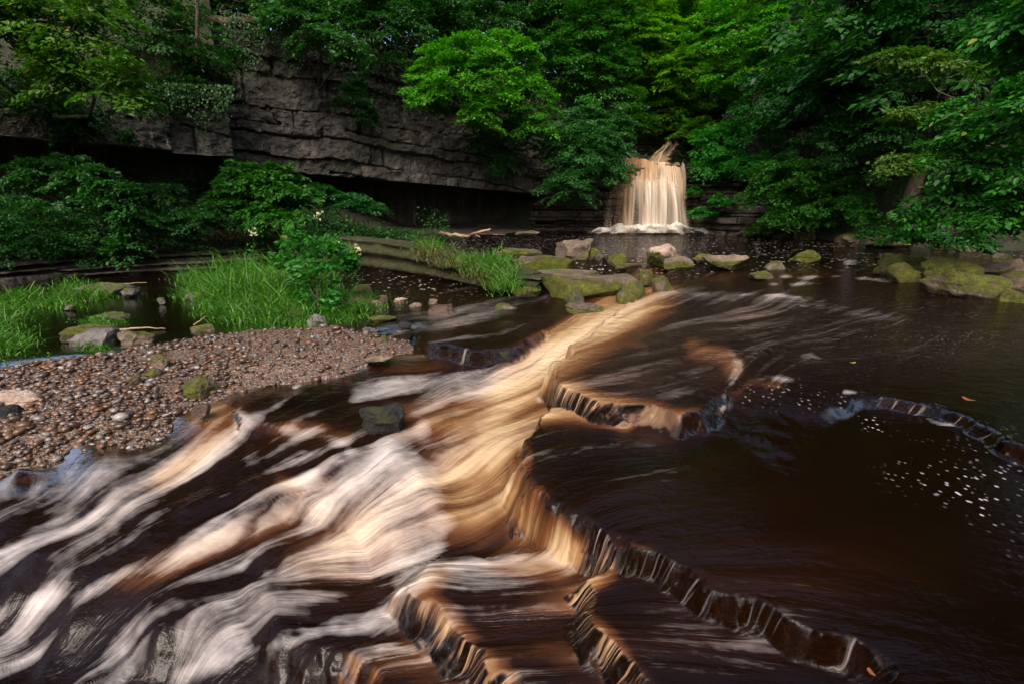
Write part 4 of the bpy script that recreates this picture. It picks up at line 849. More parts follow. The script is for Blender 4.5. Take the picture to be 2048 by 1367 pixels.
# ------------------------------------------------------------------ waterfall
wf = tag(empty('waterfall', D(1295, 464, 25.0)), 'peat-brown waterfall curtain dropping into the plunge pool', 'waterfall'); W0 = np.array(wf.location)
def curtain(name, top, bot, nu, nv, dens_fn, amb_fn, out_fn, seed):
    """sheet between a lip polyline and a foot polyline (world points)"""
    top, bot = np.array(top), np.array(bot); u = np.linspace(0, 1, nu); v = np.linspace(0, 1, nv)
    it = np.linspace(0, 1, len(top)); tp = np.stack([np.interp(u, it, top[:, i]) for i in range(3)], 1); bp = np.stack([np.interp(u, np.linspace(0, 1, len(bot)), bot[:, i]) for i in range(3)], 1)
    Uu, Vv = np.meshgrid(u, v); pos = tp[None] * (1 - Vv[..., None]) + bp[None] * Vv[..., None]
    pos[..., 1] -= out_fn(Uu, Vv)
    ln = fbm(n3(Uu * 15, Vv * 0.8), seed, 3); fn = fbm(n3(Uu * 70, Vv * 1.4), seed + 3, 3); pos[..., 2] += (fbm(n3(Uu * 9, Uu * 0), seed + 9, 3) - .5) * .5 * (1 - Vv)
    pos[..., 1] -= (ln - .5) * .6 * sstep(0, .25, Vv) + (fn - .5) * .12
    dens = np.clip(dens_fn(Uu, Vv, ln, fn), 0, 1); am = np.clip(amb_fn(Uu, Vv, ln, fn), 0, 1)
    return obj(name, mesh_np(name, pos.reshape(-1, 3) - W0, grid_faces(nv, nu), M['fall'], True, dict(dens=dens, amber=am)), wf)
lipP = [D(1212, 352, 25.9), D(1248, 330, 25.9), D(1275, 323, 25.9), D(1310, 327, 25.9), D(1350, 330, 25.9), D(1366, 331, 25.7)]
tier = [D(1206, 388, 25.6), D(1240, 372, 25.4), D(1268, 356, 25.4), D(1310, 354, 25.3), D(1340, 360, 25.4), D(1368, 372, 25.6)]
foot = [D(1196, 466, 25.4), D(1235, 466, 25.1), D(1270, 466, 24.9), D(1310, 466, 24.8), D(1355, 466, 24.9), D(1388, 466, 25.2)]
edge = lambda u: sstep(0, .14, u) * sstep(1.0, .86, u)
def mixp(p, q, f): return [np.asarray(a) * (1 - f) + np.asarray(b) * f for a, b in zip(p, q)]
low = mixp(tier, foot, .55)
curtain('upper_curtain', lipP, low, 320, 80, lambda u, v, l, f: (0.30 + 1.0 * sstep(.18, .36, u) - .5 * sstep(.93, 1, u)) * (.6 + .9 * (l - .2)) * edge(u) * sstep(1.0, .35, v + .25 * (f - .5)), lambda u, v, l, f: .30 + .75 * np.exp(-((u - .36) / .15) ** 2) * (1.1 - v) + .45 * (f - .5) + .2 * (l - .5), lambda u, v: .30 * v * (1 - v), 801)
top2 = mixp(lipP, tier, .72)
dome = lambda u: np.exp(-((u - .42) / .10) ** 2) + np.exp(-((u - .68) / .13) ** 2)
curtain('lower_curtain', top2, foot, 420, 120, lambda u, v, l, f: (np.clip(.35 + 2.2 * (l - .36), .06, 1.0) * (.52 + .53 * sstep(.10, .40, u)) * (1 + .25 * (1 - v)) + (f - .5) * .8 * (.2 + v)) * edge(u) * sstep(0, .16, v - .14 * (1 - np.clip(dome(u), 0, 1))) + .25 * np.exp(-((v - 1) / .12) ** 2) * edge(u), lambda u, v, l, f: .06 + .40 * np.exp(-((u - .22) / .13) ** 2) + .40 * (f - .45) + .25 * (.5 - l), lambda u, v: .12 + .85 * np.sqrt(np.clip(v, 0, 1)) * dome(u) * (1.1 - v), 811)
curtain('side_strand', [D(1362, 330, 25.75), D(1369, 331, 25.7)], [D(1362, 398, 25.5), D(1374, 398, 25.4)], 30, 40, lambda u, v, l, f: (.25 + .6 * f) * sstep(0, .2, u) * sstep(1, .8, u), lambda u, v, l, f: .05 + 0 * u, lambda u, v: .05 * v, 821)
curtain('top_cascade', [D(1322, 289, 29.0), D(1338, 284, 29.2), D(1362, 289, 29.4)], [D(1284, 327, 26.4), D(1308, 329, 26.3), D(1342, 329, 26.3)], 90, 60, lambda u, v, l, f: (.5 + 1.1 * (l - .2) - .7 * sstep(.55, 1, u) * sstep(.2, .8, fbm(n3(u * 6, v * 7), 77, 3) * 1.2)) * sstep(0, .25, u + .35 * (fbm(n3(u * 3, v * 9), 78, 3) - .5)) * sstep(1, .8, u + .5 * (fbm(n3(u * 3, v * 9), 79, 3) - .5)), lambda u, v, l, f: .05 + .6 * (f - .3) + .15 * v, lambda u, v: .30 * np.sin(v * 9) + .5 * (fbm(n3(u * 5, v * 6), 76, 3) - .5), 831)
curtain('lip_water', [D(1248, 319, 28.6), D(1300, 320, 28.6), D(1356, 325, 28.4)], [D(1250, 330, 25.92), D(1305, 327, 25.88), D(1362, 331, 25.85)], 80, 14, lambda u, v, l, f: .9 + 0 * u, lambda u, v, l, f: .5 + .5 * (f - .3), lambda u, v: 0 * u, 841)
# foaming skirt
uu = np.linspace(0, 1, 220); vv_ = np.linspace(0, 1, 26); UU, VV2 = np.meshgrid(uu, vv_)
bx0 = D(1172, 467, 24.6); bx1 = D(1424, 467, 24.9)
X = bx0[0] + (bx1[0] - bx0[0]) * UU; Y = 25.0 - 1.5 * VV2 * (0.55 + .75 * np.sin(UU * math.pi)); hump = .46 * np.sin(UU * math.pi) ** .5 * np.exp(-((VV2 - .3) / .33) ** 2)
Zs = .012 + hump * (.4 + 1.2 * fbm(n3(X * 2.2, Y * 2.2), 860, 4)) - .02 * VV2
dn = np.clip((1.35 - VV2 * 1.9 + (fbm(n3(X * 3, Y * 5), 861, 4) - .5) * 1.3) * sstep(0, .07, UU) * sstep(1, .9, UU), 0, 1)
obj('foam_skirt', mesh_np('foam_skirt', np.stack([X, Y, Zs], -1).reshape(-1, 3) - W0, grid_faces(26, 220), M['froth'], True, dict(dens=dn, amber=.12 + .3 * fbm(n3(X * 3, Y * 3), 862, 3) - .1)), wf)
rock('boulder', 'ragged grey rock breaking the stream above the waterfall lip', 1345, 326, 30, 30, 3.5, .8, 'grey_boulder', 'none', 0, .7)

# ------------------------------------------------------------------ foliage
def unit(a): return a / (np.linalg.norm(a, axis=-1, keepdims=True) + 1e-9)
def leaf_arrays(C, Dr, Nm, L, W_, hexa=False):
    Sd = unit(np.cross(Dr, Nm)); L = L[:, None]; W_ = W_[:, None]
    if hexa:
        pts = [C, C + Dr * L * .28 + Sd * W_ * .46 + Nm * L * .05, C + Dr * L * .68 + Sd * W_ * .36 + Nm * L * .02, C + Dr * L - Nm * L * .12, C + Dr * L * .68 - Sd * W_ * .36 + Nm * L * .02, C + Dr * L * .28 - Sd * W_ * .46 + Nm * L * .05]
        tri = np.array([[0, 1, 2], [0, 2, 3], [0, 3, 4], [0, 4, 5]]); k = 6
    else:
        pts = [C, C + Dr * L * .42 + Sd * W_ * .5 + Nm * L * .06, C + Dr * L - Nm * L * .08, C + Dr * L * .42 - Sd * W_ * .5 + Nm * L * .06]
        tri = np.array([[0, 1, 2], [0, 2, 3]]); k = 4
    V = np.stack(pts, 1).reshape(-1, 3); Fc = (np.arange(len(C))[:, None, None] * k + tri[None]).reshape(-1, 3)
    return V, Fc, k

def crown_leaves(blobs, leaf, bough, cover=1.0, droop=.35, per=90, seed=0, hexa=False, updir=0.0):
    """blobs: (centre, radii) in metres; fans of leaves laid in overlapping shelves over each blob"""
    r = np.random.default_rng(seed); Cs, Ds, Ns = [], [], []
    for c, rad in blobs:
        c, rad = np.asarray(c, float), np.asarray(rad, float)
        area = 4 * math.pi * ((rad[0] * rad[1]) ** 1.6 / 3 + (rad[0] * rad[2]) ** 1.6 / 3 + (rad[1] * rad[2]) ** 1.6 / 3) ** (1 / 1.6)
        nb = max(4, int(cover * 1.25 * area / (bough * bough * .55)))
        u = unit(r.normal(size=(nb, 3))); u[:, 2] = np.where(u[:, 2] < -.55, -u[:, 2], u[:, 2])
        shell = (0.72 + .55 * vnoise(u * 1.9 + seed * 3.1 + c, seed)) * np.where(r.random(nb) < .3, r.uniform(.45, .85, nb), 1.0)
        tip = c + rad * u * shell[:, None]
        d = unit(np.stack([u[:, 0], u[:, 1], u[:, 2] * .35 + updir], 1) + r.normal(0, .28, (nb, 3)) * [1, 1, .5])
        L = bough * r.uniform(.65, 1.25, nb); st = tip - d * L[:, None] * .85
        n = unit(np.array([0, 0, 1.0]) + d * [.55, .55, 0] + r.normal(0, .16, (nb, 3))); n = unit(n - d * (n * d).sum(1, keepdims=True)); sd = np.cross(d, n)
        a = r.random((nb, per)) ** .75; sgn = np.where(r.random((nb, per)) < .5, -1.0, 1.0)
        tw = (np.floor(a * 7) + .5 + r.normal(0, .10, a.shape)) / 7                       # leaves sit along side twigs
        ext = r.random((nb, per)); wid = .46 * np.sin(np.clip(tw, 0, 1) ** .8 * math.pi * .93 + .12)
        fa = np.clip(tw * .82 + ext * .22, 0, 1.12); fb = sgn * ext * wid
        drp = droop * (.6 + .8 * r.random(nb))[:, None]
        pos = st[:, None] + L[:, None, None] * (fa[..., None] * d[:, None] + fb[..., None] * sd[:, None]); pos[..., 2] -= L[:, None] * drp * (fa ** 2 * .8 + fb ** 2 * .9)
        pos += r.normal(0, .035, pos.shape) * bough
        ld = unit(d[:, None] * .8 + sd[:, None] * (np.sign(fb) * .75)[..., None] + np.array([0, 0, -.35]) + r.normal(0, .3, pos.shape))
        ln = unit(n[:, None] + r.normal(0, .34, pos.shape)); ln = unit(ln - ld * (ln * ld).sum(-1, keepdims=True))
        Cs.append(pos.reshape(-1, 3)); Ds.append(ld.reshape(-1, 3)); Ns.append(ln.reshape(-1, 3))
    C, Dd, N = np.concatenate(Cs), np.concatenate(Ds), np.concatenate(Ns); L = leaf * 1.15 * r.uniform(.65, 1.25, len(C))
    V, Fc, k = leaf_arrays(C, Dd, N, L, L * r.uniform(.5, .68, len(C)), hexa)
    rn = np.repeat(np.clip(r.normal(.45, .22, len(C)), 0, 1), k)
    return V, Fc, rn
LEAVES = [0]
def tree(name, label, root, blobs, mat='leaf_mid', leaf=.10, bough=.9, cover=1.0, droop=.35, per=90, cat='tree', group=None, hexa=False, r0=.16, seed=None, updir=0.0, trunk=True, stem_mat='bark'):
    """root: world point; blobs: (px, py, distance, rx px, ry px[, depth factor])"""
    seed = seed or (len(bpy.data.objects) * 13 + 5) % 9973
    t = tag(empty(name, root), label, cat, group); root = np.asarray(root, float)
    wb = []
    for b in blobs:
        px, py, d, rx, ry = b[:5]; c = D(px, py, d); s = d / F; dpf = b[5] if len(b) > 5 else .8
        wb.append((c, np.array([rx * s, max(.25, rx * s * dpf), ry * s])))
    V, Fc, rn = crown_leaves(wb, leaf, bough, cover, droop, per, seed, hexa, updir); LEAVES[0] += len(Fc)
    obj('crown' if cat == 'tree' else 'foliage', mesh_np('crown', V - root, Fc, M[mat], True, dict(rnd=rn)), t)
    if trunk:
        TV, TF = [], []
        cs = np.array([c for c, _ in wb]); hub = root * .45 + cs.mean(0) * .55 if cat == 'tree' else root + (cs.mean(0) - root) * .25
        tr = wander(root - [0, 0, .25], hub, 9, .04, .02); tube(tr, np.linspace(r0, r0 * .6, 9), 8, TV, TF)
        tk = obj('trunk' if cat == 'tree' else 'stem', mesh_np('trunk', np.concatenate(TV) - root, np.concatenate(TF), M[stem_mat]), t)
        for c, rd in wb:
            LV, LF = [], []; lm = wander(hub, c, 8, .06, .06); tube(lm, np.linspace(r0 * .42, r0 * .12, 8), 6, LV, LF)
            for _ in range(6 if cat == 'tree' else 5):
                u = unit(rng.normal(size=3)); tip = c + rd * u * .85; sb = wander(lm[rng.integers(5, 8)], tip, 6, .07, .03); tube(sb, np.linspace(r0 * .2, r0 * .05, 6), 4, LV, LF)
            obj('limb' if cat == 'tree' else 'branch', mesh_np('limb', np.concatenate(LV) - root, np.concatenate(LF), M[stem_mat]), tk)
    return t
def gp(px, d, py=400):
    q = D(px, py, d); return np.array([q[0], q[1], float(ground_z(np.array([q[0]]), np.array([q[1]]))[0])])

# left side, above and on the cliff
tree('overhanging_tree', 'yellow-tinged tree drooping over the left end of the cliff', gp(90, 18.5), [(60, 40, 13.0, 110, 90), (190, 80, 13.0, 100, 90), (240, 170, 12.8, 70, 75), (120, 150, 13.4, 90, 60), (-90, 60, 12.5, 120, 120)], 'leaf_yellow', .11, 1.0, 1.0, .55, hexa=True)
tree('overhanging_tree', 'dark tree behind the yellow-tinged one at far left', gp(330, 21), [(320, 60, 17, 110, 80), (390, 140, 17.3, 60, 70), (300, 190, 16.8, 70, 45), (20, 190, 14.8, 100, 50), (150, 220, 15.8, 60, 30), (450, 10, 19.6, 80, 45), (540, -10, 20, 70, 40)], 'leaf_dark', .10, .9, 1.0, .45)
tree('overhanging_tree', 'blue-green elm spray reaching across the top of the bare cliff', gp(650, 25), [(600, 30, 18.5, 70, 40), (650, 80, 18.2, 70, 28), (560, 10, 18.8, 60, 30), (690, 100, 18.4, 40, 18)], 'leaf_blue', .11, .9, .9, .5, hexa=True)
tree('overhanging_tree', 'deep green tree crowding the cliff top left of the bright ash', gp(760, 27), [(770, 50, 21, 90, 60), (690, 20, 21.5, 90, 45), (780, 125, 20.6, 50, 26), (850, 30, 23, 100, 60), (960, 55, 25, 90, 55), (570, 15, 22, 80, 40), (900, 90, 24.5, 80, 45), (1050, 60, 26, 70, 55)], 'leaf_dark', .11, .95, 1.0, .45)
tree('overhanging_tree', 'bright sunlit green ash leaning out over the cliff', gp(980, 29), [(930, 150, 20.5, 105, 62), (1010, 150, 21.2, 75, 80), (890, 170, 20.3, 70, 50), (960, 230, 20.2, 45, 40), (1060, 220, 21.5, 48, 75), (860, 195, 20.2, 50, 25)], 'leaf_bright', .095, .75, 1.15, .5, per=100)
tree('overhanging_tree', 'mid-green tree rising between the bright ash and the waterfall', gp(1150, 31), [(1180, 80, 25, 95, 85), (1220, 180, 24.6, 70, 75), (1130, 150, 24.6, 55, 70), (1140, 30, 26, 80, 50)], 'leaf_mid', .11, .9, 1.05, .4)
tree('overhanging_tree', 'grey-green tree hanging low to the water left of the waterfall', gp(1120, 29), [(1170, 310, 23, 75, 62), (1140, 380, 22.6, 62, 45), (1215, 330, 23.2, 48, 45), (1110, 300, 23, 40, 40), (1160, 250, 23.6, 60, 40), (1230, 260, 24, 45, 40), (1245, 305, 23.6, 28, 26), (1005, 330, 23.2, 34, 28)], 'leaf_blue', .085, .7, 1.15, .55, per=100)
tree('overhanging_tree', 'small dark elder growing from a crack in the cliff', gp(730, 27), [(712, 200, 20.8, 40, 42), (742, 235, 20.9, 25, 20)], 'leaf_dark', .09, .6, .8, .5, r0=.05)
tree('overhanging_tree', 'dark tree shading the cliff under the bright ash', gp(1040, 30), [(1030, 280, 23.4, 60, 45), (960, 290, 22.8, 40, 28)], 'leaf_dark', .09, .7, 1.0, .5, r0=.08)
# the wood beyond
tree('slender_tree', 'yellow-green backlit tree directly above the waterfall', gp(1330, 36), [(1340, 50, 28.5, 95, 60), (1285, 110, 28, 50, 50), (1390, 110, 28, 60, 50), (1330, 170, 28, 60, 40), (1330, -30, 29, 120, 50), (1420, 30, 28, 60, 50), (1290, 50, 27, 55, 55), (1360, 140, 27, 60, 40)], 'leaf_far_glow', .12, .9, 1.0, .35)
tree('slender_tree', 'mid-green tree over the alcove right of the falls', gp(1450, 31), [(1420, 200, 28, 75, 55), (1350, 220, 28.5, 60, 35), (1290, 250, 28.5, 40, 30), (1390, 260, 27.5, 50, 30)], 'leaf_bright', .11, .9, 1.0, .4)
tree('slope_tree', 'bright leafy tree leaning left at the top of the right slope', gp(1560, 31), [(1470, 60, 26, 100, 70), (1560, 40, 25, 110, 70), (1500, 140, 25, 90, 60), (1620, 110, 24, 100, 65)], 'leaf_bright', .11, 1.0, 1.0, .4)
tree('slope_tree', 'dense dark tree in the middle of the right slope', gp(1700, 25), [(1560, 190, 23, 95, 55), (1660, 190, 21.5, 100, 60), (1740, 120, 20.5, 110, 70), (1730, 230, 20, 80, 50)], 'leaf_dark', .11, .95, 1.05, .45)
tree('slope_tree', 'green tree with sloping branches right of the waterfall', gp(1480, 27), [(1440, 280, 24.5, 60, 45), (1470, 330, 24.0, 70, 32), (1420, 330, 24.6, 40, 30), (1510, 260, 23.8, 55, 35)], 'leaf_mid', .095, .8, 1.1, .5)
tree('slope_shrub', 'rounded bright green shrub low on the right bank', gp(1600, 22.5), [(1590, 350, 20.5, 95, 40), (1640, 390, 19.8, 90, 45), (1540, 390, 21, 60, 40), (1690, 420, 19, 70, 35), (1600, 430, 20, 70, 25)], 'leaf_mid', .09, .75, 1.2, .5, cat='shrub', r0=.07)
tree('slope_tree', 'dark hazel under the trees in the middle of the right bank', gp(1720, 21), [(1700, 300, 19, 70, 50), (1640, 290, 20, 60, 40), (1760, 330, 18, 70, 50), (1800, 260, 17.5, 80, 50)], 'leaf_dark', .10, .85, 1.0, .45, r0=.1)
tree('slope_tree', 'dark tree filling the upper right slope', gp(1900, 20.5), [(1860, 60, 17, 130, 80), (1960, 130, 16, 110, 60), (1810, 150, 17.5, 80, 45), (2080, 60, 15, 120, 90), (1740, 30, 19, 110, 60)], 'leaf_dark', .11, 1.0, .9, .45)
tree('overhanging_tree', 'near elm with big shining leaves reaching in from right', gp(2350, 13.0), [(2000, 240, 9.5, 110, 60), (1920, 300, 9.6, 80, 45), (2040, 330, 9.0, 100, 60), (1900, 380, 9.8, 80, 45), (1980, 420, 9.4, 110, 50), (1840, 430, 10, 60, 28), (2090, 200, 8.5, 90, 90), (2070, 440, 9, 90, 50)], 'leaf_mid', .095, .75, .95, .5, hexa=True, per=80)
tree('overhanging_tree', 'near branch of large pale-lit leaves at top right corner', gp(2600, 10.5), [(2040, 60, 6.6, 60, 45), (2090, 20, 6.4, 90, 60), (2070, 110, 6.8, 40, 28)], 'leaf_mid', .10, .6, .8, .5, hexa=True, per=60, r0=.06)
tree('overhanging_tree', 'yellowish hazel branches crossing the upper right shade', gp(2100, 17), [(1800, 110, 13.5, 60, 22), (1880, 130, 13, 70, 24), (1820, 225, 12.5, 60, 20), (1900, 215, 12.2, 60, 22), (1800, 320, 12, 55, 18), (1870, 315, 12, 60, 22)], 'leaf_yellow', .085, .75, .9, .4, hexa=True, r0=.06)
# undergrowth on the left bank
US = 'undergrowth bushes on the left bank'
def bank(px, d): return gp(px, d)
tree('shrub', 'dense low dark bramble mound at left edge of the bank', bank(60, 13.2), [(60, 450, 12.5, 110, 60), (0, 480, 12, 90, 70), (130, 500, 12.6, 60, 45), (-120, 440, 12, 120, 80)], 'leaf_dark', .055, .45, 1.3, .5, per=70, cat='shrub', group=US, r0=.04)
tree('shrub', 'tall ragged elder bush below the pale rock bed', bank(200, 14), [(200, 380, 13.4, 70, 62), (260, 420, 13.2, 50, 60), (150, 350, 14, 60, 40), (250, 490, 13, 50, 36), (90, 350, 14.3, 80, 36)], 'leaf_dark', .09, .6, 1.1, .5, cat='shrub', group=US, r0=.04, hexa=True)
tree('shrub', 'broad arching bush of large leaves below the bare cliff', bank(520, 16.8), [(520, 370, 15.8, 80, 48), (570, 400, 15.5, 55, 40), (470, 400, 15.6, 60, 36), (500, 345, 16, 50, 26), (540, 430, 15.2, 70, 24)], 'leaf_mid', .11, .65, 1.1, .45, cat='shrub', group=US, r0=.04, hexa=True)
tree('shrub', 'ivy-covered low bush between the elder and the arching bush', bank(370, 15), [(370, 440, 14.4, 80, 24), (320, 400, 14.8, 50, 40), (430, 430, 14.8, 50, 26), (330, 460, 14, 50, 26)], 'leaf_dark', .07, .5, 1.2, .5, cat='shrub', group=US, r0=.03)
tree('shrub', 'dark scrub at the foot of cliff near the cave', bank(690, 19.5), [(690, 400, 18.8, 50, 16), (740, 412, 19, 40, 12), (640, 385, 18.5, 40, 18)], 'leaf_dark', .08, .5, 1.1, .4, cat='shrub', group=US, r0=.03)
tree('shrub', 'hanging leafy plant draped over the pale left rock bed', bank(150, 17), [(150, 240, 15.2, 40, 26), (130, 262, 15.1, 30, 14), (255, 270, 15.6, 22, 14)], 'leaf_dark', .09, .5, .9, .7, cat='shrub', r0=.03)
tree('shrub', 'small leafy shoots at foot of the rock outcrop by the waterfall', gp(1400, 25), [(1405, 425, 23.8, 26, 12), (1440, 400, 23.5, 22, 14), (1390, 380, 24.4, 16, 8)], 'leaf_mid', .09, .4, 1.2, .4, cat='shrub', r0=.02)
tree('shrub', 'mossy yellow-green bush at the waterline below the right shrub', gp(1530, 22.5), [(1525, 456, 21.6, 36, 16)], 'leaf_yellow', .06, .35, 1.3, .6, cat='shrub', r0=.02)
tree('shrub', 'fern-like plants on the shaded right bank edge', gp(1850, 17), [(1830, 470, 15, 60, 18), (1930, 480, 13.5, 50, 16), (1760, 465, 16.2, 40, 14)], 'leaf_dark', .08, .45, 1.0, .5, cat='shrub', r0=.02)
tree('alder_bush', 'young round-leaved alder bush on the grass island', P(640, 628, -.3), [(630, 560, 8.3, 55, 45), (655, 510, 8.6, 55, 40), (600, 500, 8.8, 40, 36), (690, 530, 8.7, 30, 30), (580, 470, 9, 30, 24), (560, 520, 8.9, 26, 20), (650, 600, 8.1, 30, 24)], 'leaf_mid', .085, .30, .55, .3, per=22, cat='bush', hexa=True, r0=.018, updir=.4)

# woods in the distance: copies of three kinds
kinds = []
for i, (mt, hh) in enumerate([('leaf_far_glow', 11), ('leaf_mid', 12), ('leaf_dark', 10)]):
    r_ = np.random.default_rng(900 + i); bl = []
    for k in range(9): bl.append((np.array([r_.normal(0, 1.9), r_.normal(0, 1.9), hh * (.38 + .6 * k / 9)]), np.array([2.3, 2.3, 1.6]) * r_.uniform(.8, 1.2) * (1.15 - .4 * k / 9)))
    V, Fc, rn = crown_leaves(bl, .19, 1.3, .55, .4, 52, 900 + i); TV, TF = [], []
    tr = wander((0, 0, -.5), (0, 0, hh * .9), 10, .015); tube(tr, np.linspace(.22, .06, 10), 8, TV, TF)
    for c, rd in bl:
        for _ in range(2): tube(wander((0, 0, max(1, c[2] - 1.2)), c + rd * unit(r_.normal(size=3)) * .7, 6, .05), np.linspace(.08, .02, 6), 5, TV, TF)
    kinds.append((mesh_np('crown', V, Fc, M[mt], True, dict(rnd=rn)), mesh_np('trunk', np.concatenate(TV), np.concatenate(TF), M['bark'])))
WOOD = [('tall tree with yellow-green leaves in the bright wood behind the waterfall', 'bright wood behind the waterfall'), ('leafy tree in the dense wood on the right hillside', 'dense wood on the right hillside'), ('shaded tree in the dark wood above the cliff', 'dark wood above the cliff')]
spots = []
for k in range(9): spots.append((0 if k % 3 else 1, 5 + 12 * ((k * .618) % 1) + (k // 5) * -1, 34 + 6.5 * (k // 5) + 2 * ((k * .37) % 1), 0))
for k in range(16): spots.append((1 if k % 3 else 2, 13.5 + 15 * ((k * .618) % 1), 22 + 20 * ((k * .381) % 1) - 4, 1))
for k in range(24): spots.append((2 if k % 3 else 1, -26 + 30 * ((k * .618) % 1), 27 + 14 * ((k * .381) % 1) - (4 if k % 2 else 0), 2))
for k in range(22): spots.append((2 if k % 2 else 1, -24 + 29 * ((k * .618 + .3) % 1), 22.5 + 9 * ((k * .271) % 1), 2))
for x_, y_ in ((-11, 24.6), (-13.5, 26), (-9, 27.5), (-3.5, 29), (-1, 31), (-6, 31), (-15, 22.5), (1.5, 31.5), (3.5, 33.5), (-2.5, 34), (-8, 34)): spots.append((2, x_, y_, 2))
for x_, y_ in ((8.3, 31.8), (7.0, 33), (10.5, 33), (9.2, 36), (12, 36), (6, 37)): spots.append((0, x_, y_, 0, .62))
for k in range(12): spots.append((2 if k % 2 else 1, -17 + 1.75 * k, 25.0 + .42 * max(0, k - 4) + 1.2 * (k % 3), 2, .5))
for k in range(8): spots.append((2, -22 + 6 * ((k * .618) % 1), 12 + 2 * k, 2))
for kd, x_, y_, wd, *sm in spots:
    if wd == 2 and sdf_poly(BACKLINE, np.array([x_]), np.array([y_]))[0] > -.6: continue
    z_ = float(ground_z(np.array([x_]), np.array([y_]))[0])
    t = tag(empty('forest_tree', (x_, y_, z_)), WOOD[wd][0], 'tree', WOOD[wd][1]); s_ = random.uniform(.85, 1.25) * (sm[0] if sm else 1); t.scale = (s_, s_, s_ * random.uniform(.95, 1.15)); t.rotation_euler = (0, 0, random.uniform(0, 6.28))
    obj('crown', kinds[kd][0], t); obj('trunk', kinds[kd][1], t)

# bare trunks seen in the shade above the cliff
def bare_trunk(label, x0, y0, x1, y1, d, w_, name='tree_trunk', mat='bark', cat='tree trunk'):
    TV, TF = [], []; a_, b_ = D(x0, y0, d), D(x1, y1, d); tube(wander(a_, b_, 12, .012), np.linspace(w_, w_ * .7, 12), 9, TV, TF)
    return tag(obj(name, mesh_np(name, np.concatenate(TV) - a_, np.concatenate(TF), M[mat]), None, a_), label, cat)
bare_trunk('dark upright trunk above the bright ash', 1068, 130, 1066, -90, 27.5, .30)
bare_trunk('thin dark trunk left of the dark upright trunk', 915, 130, 922, -90, 26.5, .20)
bare_trunk('slim trunk just left of the yellow-green backlit tree', 1120, 140, 1112, -90, 28, .13)
bare_trunk('pale thin stem among dark leaves at upper left', 392, 125, 398, -60, 17.2, .06)
bare_trunk('slender leaning trunk in the bright wood', 1385, 180, 1372, -60, 30.5, .12)
bare_trunk('fallen log lying along the cliff top', 395, 40, 560, 42, 19.4, .14, 'fallen_log', 'dead_wood', 'log')

# ivy and leaf cover on the slopes
def cover(name, label, n, samp, leaf, mat, seed, lift=.08, kind='stuff', cat='ground cover'):
    r = np.random.default_rng(seed); x, y = samp(r, n); k = sdf_poly(CHANNEL, x, y) > .15; x, y = x[k], y[k]
    e = .15; z = ground_z(x, y); gx_ = (ground_z(x + e, y) - z) / e; gy_ = (ground_z(x, y + e) - z) / e
    nm = unit(np.stack([-gx_, -gy_, np.ones_like(gx_)], 1) + r.normal(0, .45, (len(x), 3))); d = r.normal(size=(len(x), 3)); d = unit(d - nm * (d * nm).sum(1, keepdims=True))
    pos = np.stack([x, y, z + lift * r.random(len(x)) ** 1.5 * (1 + 4 * (vnoise(n3(x, y) * 1.3, seed) > .55))], 1); L = leaf * r.uniform(.6, 1.3, len(x))
    V, Fc, kq = leaf_arrays(pos, d, nm, L, L * .7)
    return tag(obj(name, mesh_np(name, V, Fc, M[mat], True, dict(rnd=np.repeat(r.random(len(x)), kq)))), label, cat, kind=kind)
cover('ground_ivy', 'low ivy and herbs covering the left bank', 40000, lambda r, n: (r.uniform(-15, -2.5, n), r.uniform(12.5, 21.5, n)), .10, 'leaf_dark', 21, .22)
cover('slope_ivy', 'ivy and ferns covering the right slope', 34000, lambda r, n: (r.uniform(7, 24, n), r.uniform(7, 30, n)), .14, 'leaf_dark', 22, .3)
cover('leaf_litter', 'red-brown dead leaves on the left bank slope', 5000, lambda r, n: (r.uniform(-9.5, -6, n), r.uniform(14.5, 17.5, n)), .08, 'litter', 23, .05)
def ivy(name, label, st, n, seed, ylo, yhi, mat='leaf_dark'):
    r = np.random.default_rng(seed); st = np.array(st, float); px = r.uniform(st[0, 0], st[-1, 0], n); k = vnoise(n3(px / 45, 0), seed) * r.random(n) ** .6
    py = ylo(px) + (yhi(px) - ylo(px)) * r.random(n) ** 1.5 * (.25 + k * 1.2); d = np.interp(px, st[:, 0], st[:, 1]) - r.uniform(.05, .45, n)
    pos = D(px, py, d).T; nm = unit(np.array([0.15, -1, .5]) + r.normal(0, .4, (n, 3))); dr = unit(np.array([0, -.1, -1.0]) + r.normal(0, .4, (n, 3))); L = .075 * r.uniform(.6, 1.3, n)
    V, Fc, kq = leaf_arrays(pos, dr, nm, L, L * .8); tag(obj(name, mesh_np(name, V, Fc, M[mat], True, dict(rnd=np.repeat(r.random(n), kq)))), label, 'ivy', kind='stuff')
ivy('hanging_ivy', 'ivy hanging over the pale left rock bed', LEFT_ST, 7000, 31, lambda p: np.interp(p, [0, 468], [150, 170]), lambda p: np.interp(p, [0, 468], [280, 300]))
ivy('hanging_ivy', 'ivy trailing down from the top of the bare cliff', RIGHT_ST, 7000, 32, lambda p: np.interp(p, [440, 800, 1290], [20, 70, 170]), lambda p: np.interp(p, [440, 800, 1290], [170, 240, 420]))

